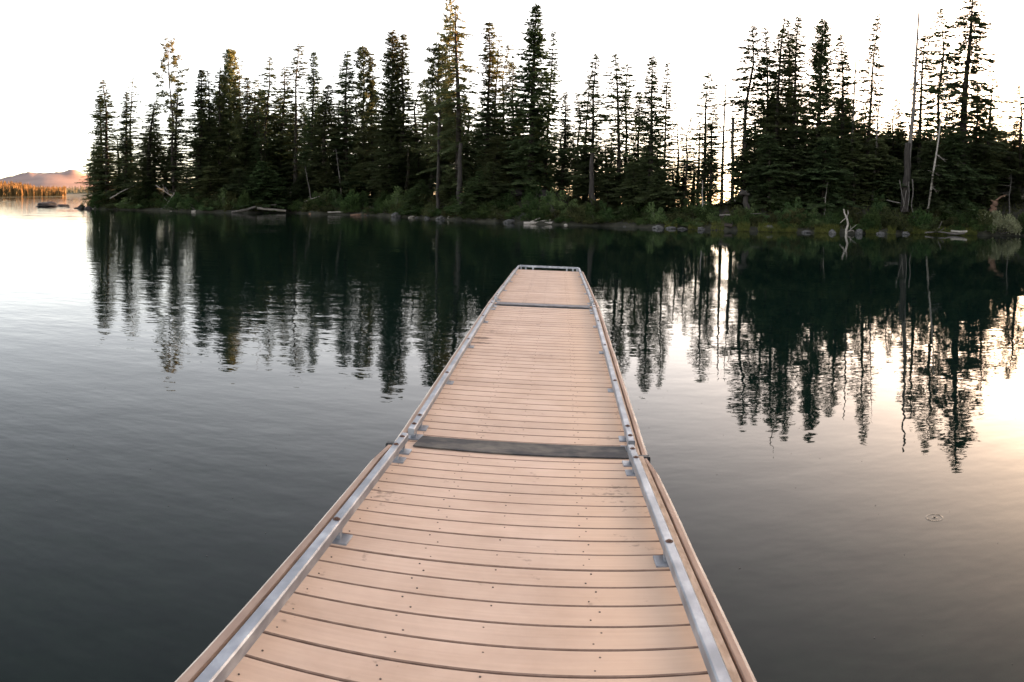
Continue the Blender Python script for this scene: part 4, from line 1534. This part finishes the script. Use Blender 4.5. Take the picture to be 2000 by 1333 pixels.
        for y in bolts:
            link('bolt', MB().cyl(xc, y, gap + rh + .0006, gap + rh + .0025, .016, 12).cyl(xc, y, gap + rh + .0025, gap + rh + .0075, .0085, 6).mesh('bolt', M_BOLT), c)
    if endrail:
        ye = length - .03
        link('end_rail', MB().box(railc[0] + rw / 2 + .001, railc[1] - rw / 2 - .001, ye - .023, ye + .023, gap + .012, gap + .012 + rh, .004).mesh('end_rail', M_GALV), c)
        for f in (.04, .12, .24, .80, .90, .97):
            xx = railc[0] + (railc[1] - railc[0]) * f
            link('rail_post', MB().box(xx - .018, xx + .018, ye - .018, ye + .018, .002, gap + .0115).mesh('rail_post', M_GALV), c)
        link('end_board', MB().box(xl + .05, xr - .05, length + .003, length + .04, -.15, -.004, .004).mesh('end_board', M_TRIM), c)
    return c, mw


near_c, near_m = dock_section('nearest dock section running out of the bottom of the picture', PSI - .0113, -.2370, 4.41, -1.5342, -.0598, 5.6, 38, .1429, 1.6180,
                              (-.672, .674), (-.16, -.335, -1.50, -2.95, -4.4), (-.16, -.335, -1.52, -2.95), near=True)
mid_c, mid_m = dock_section('middle dock section with two brown spills by its left rail', PSI, -.2268, 4.49, -1.5741, .010, 5.89, 40, .1424, 1.5975,
                            (-.690, .690), (.17, .36, 1.56, 3.0, 4.45, 5.45, 5.66), (.17, .36, 1.55, 2.96, 4.37, 5.45, 5.66), first=.097)
far_c, far_m = dock_section('farthest dock section, closed by a low rail across its end', PSI - .0055, -.2275, 10.46, -1.515, -.0206, 6.58, 46, .1424, 1.5975,
                            (-.690, .690), (.20, .45, 1.75, 3.35, 5.1), (.20, .45, 1.75, 3.35, 5.1), endrail=True)


# hinge plates showing at the joints
for y in (-.04, 5.93):
    hp = link('hinge_plate', MB().box(-.70, .70, y - .028, y + .028, -.020, -.012, .002).mesh('hinge_plate', M_GALV), mid_c)
    link('hinge_pin', MB().tube([(-.71, y, -.030), (.71, y, -.030)], [.010, .010], 8).mesh('hinge_pin', M_BOLT), hp)


def flap(name, label, Xa, Xb, ya, za, yb, zb, th, m, waves=0.004, seed=1):
    """a thin sheet bridging two sections, from (ya, za) to (yb, zb)"""
    rg = np.random.default_rng(seed)
    nx, ny = 22, 5
    V, Fs = [], []
    w1 = (snoise(rg, nx + 1, 6) - .5) * waves
    for side in (1, 0):
        for a_ in range(nx + 1):
            for b_ in range(ny + 1):
                X = Xa + (Xb - Xa) * a_ / nx
                f = b_ / ny
                Y = ya + (yb - ya) * f + w1[a_] * 2 * (1 if f > .5 else -1)
                z = za + (zb - za) * f + CZ + BANK * X + .003 + abs(w1[a_]) * (1 - f) + (th if side else 0)
                V.append(dockp(X, Y, z))
    k = (nx + 1) * (ny + 1)
    for a_ in range(nx):
        for b_ in range(ny):
            i_ = a_ * (ny + 1) + b_
            Fs.append((i_, i_ + ny + 1, i_ + ny + 2, i_ + 1))
            Fs.append((k + i_, k + i_ + 1, k + i_ + ny + 2, k + i_ + ny + 1))
    for a_ in range(nx):
        i_ = a_ * (ny + 1)
        Fs.append((i_, k + i_, k + i_ + ny + 1, i_ + ny + 1))
        i_ += ny
        Fs.append((i_, i_ + ny + 1, k + i_ + ny + 1, k + i_))
    for b_ in range(ny):
        Fs.append((b_, b_ + 1, k + b_ + 1, k + b_))
        i_ = nx * (ny + 1) + b_
        Fs.append((i_, k + i_, k + i_ + 1, i_ + 1))
    me_ = bpy.data.meshes.new(name)
    me_.from_pydata([tuple(p) for p in V], [], Fs)
    me_.materials.append(m)
    return tag(link(name, me_), label, 'cover')


flap('rubber_flap', 'dusty black rubber flap over the near joint of the dock', -.862, .432, 4.355, -1.5305, 4.685, -1.572, .007, M_RUBBER, seed=3)
flap('joint_strip', 'narrow grey strip over the far joint of the dock', -.885, .425, 10.36, -1.5155, 10.56, -1.5165, .012, M_STRIP, waves=.002, seed=5)

# the insect in its ring of ripples
p = ground(1825, 1012)
mb = MB().tube([(-.004, 0, .002), (0, 0, .004), (.005, .001, .002)], [.0012, .0025, .001], 6)
for k in range(6):
    a = k * 1.047 + .4
    mb.tube([(0, 0, .003), (math.cos(a) * .004, math.sin(a) * .004, .0045), (math.cos(a) * .008, math.sin(a) * .008, .0006)], [.0004, .0004, .0003], 3)
tag(link('water_insect', mb.mesh('water_insect', M_FLOAT), None, p), 'tiny dark insect inside its ring of ripples on the calm water', 'insect')

# pollen, needles and bits afloat
rg = np.random.default_rng(12)
n = 170
P = np.stack([np.where(rg.random(n) < .5, rg.uniform(-6, -1.3, n), rg.uniform(1.2, 5.5, n)), rg.uniform(1.4, 9, n), np.full(n, .003)], 1)
a = rg.random(n) * 6.28
V, Q = kites(P, np.stack([np.cos(a), np.sin(a), a * 0], 1), rg.uniform(.004, .02, n), rg.uniform(.003, .008, n), rg, .02)
link('floating_debris', mesh_np('floating_debris', V, Q, M_SNAG), kind='stuff')
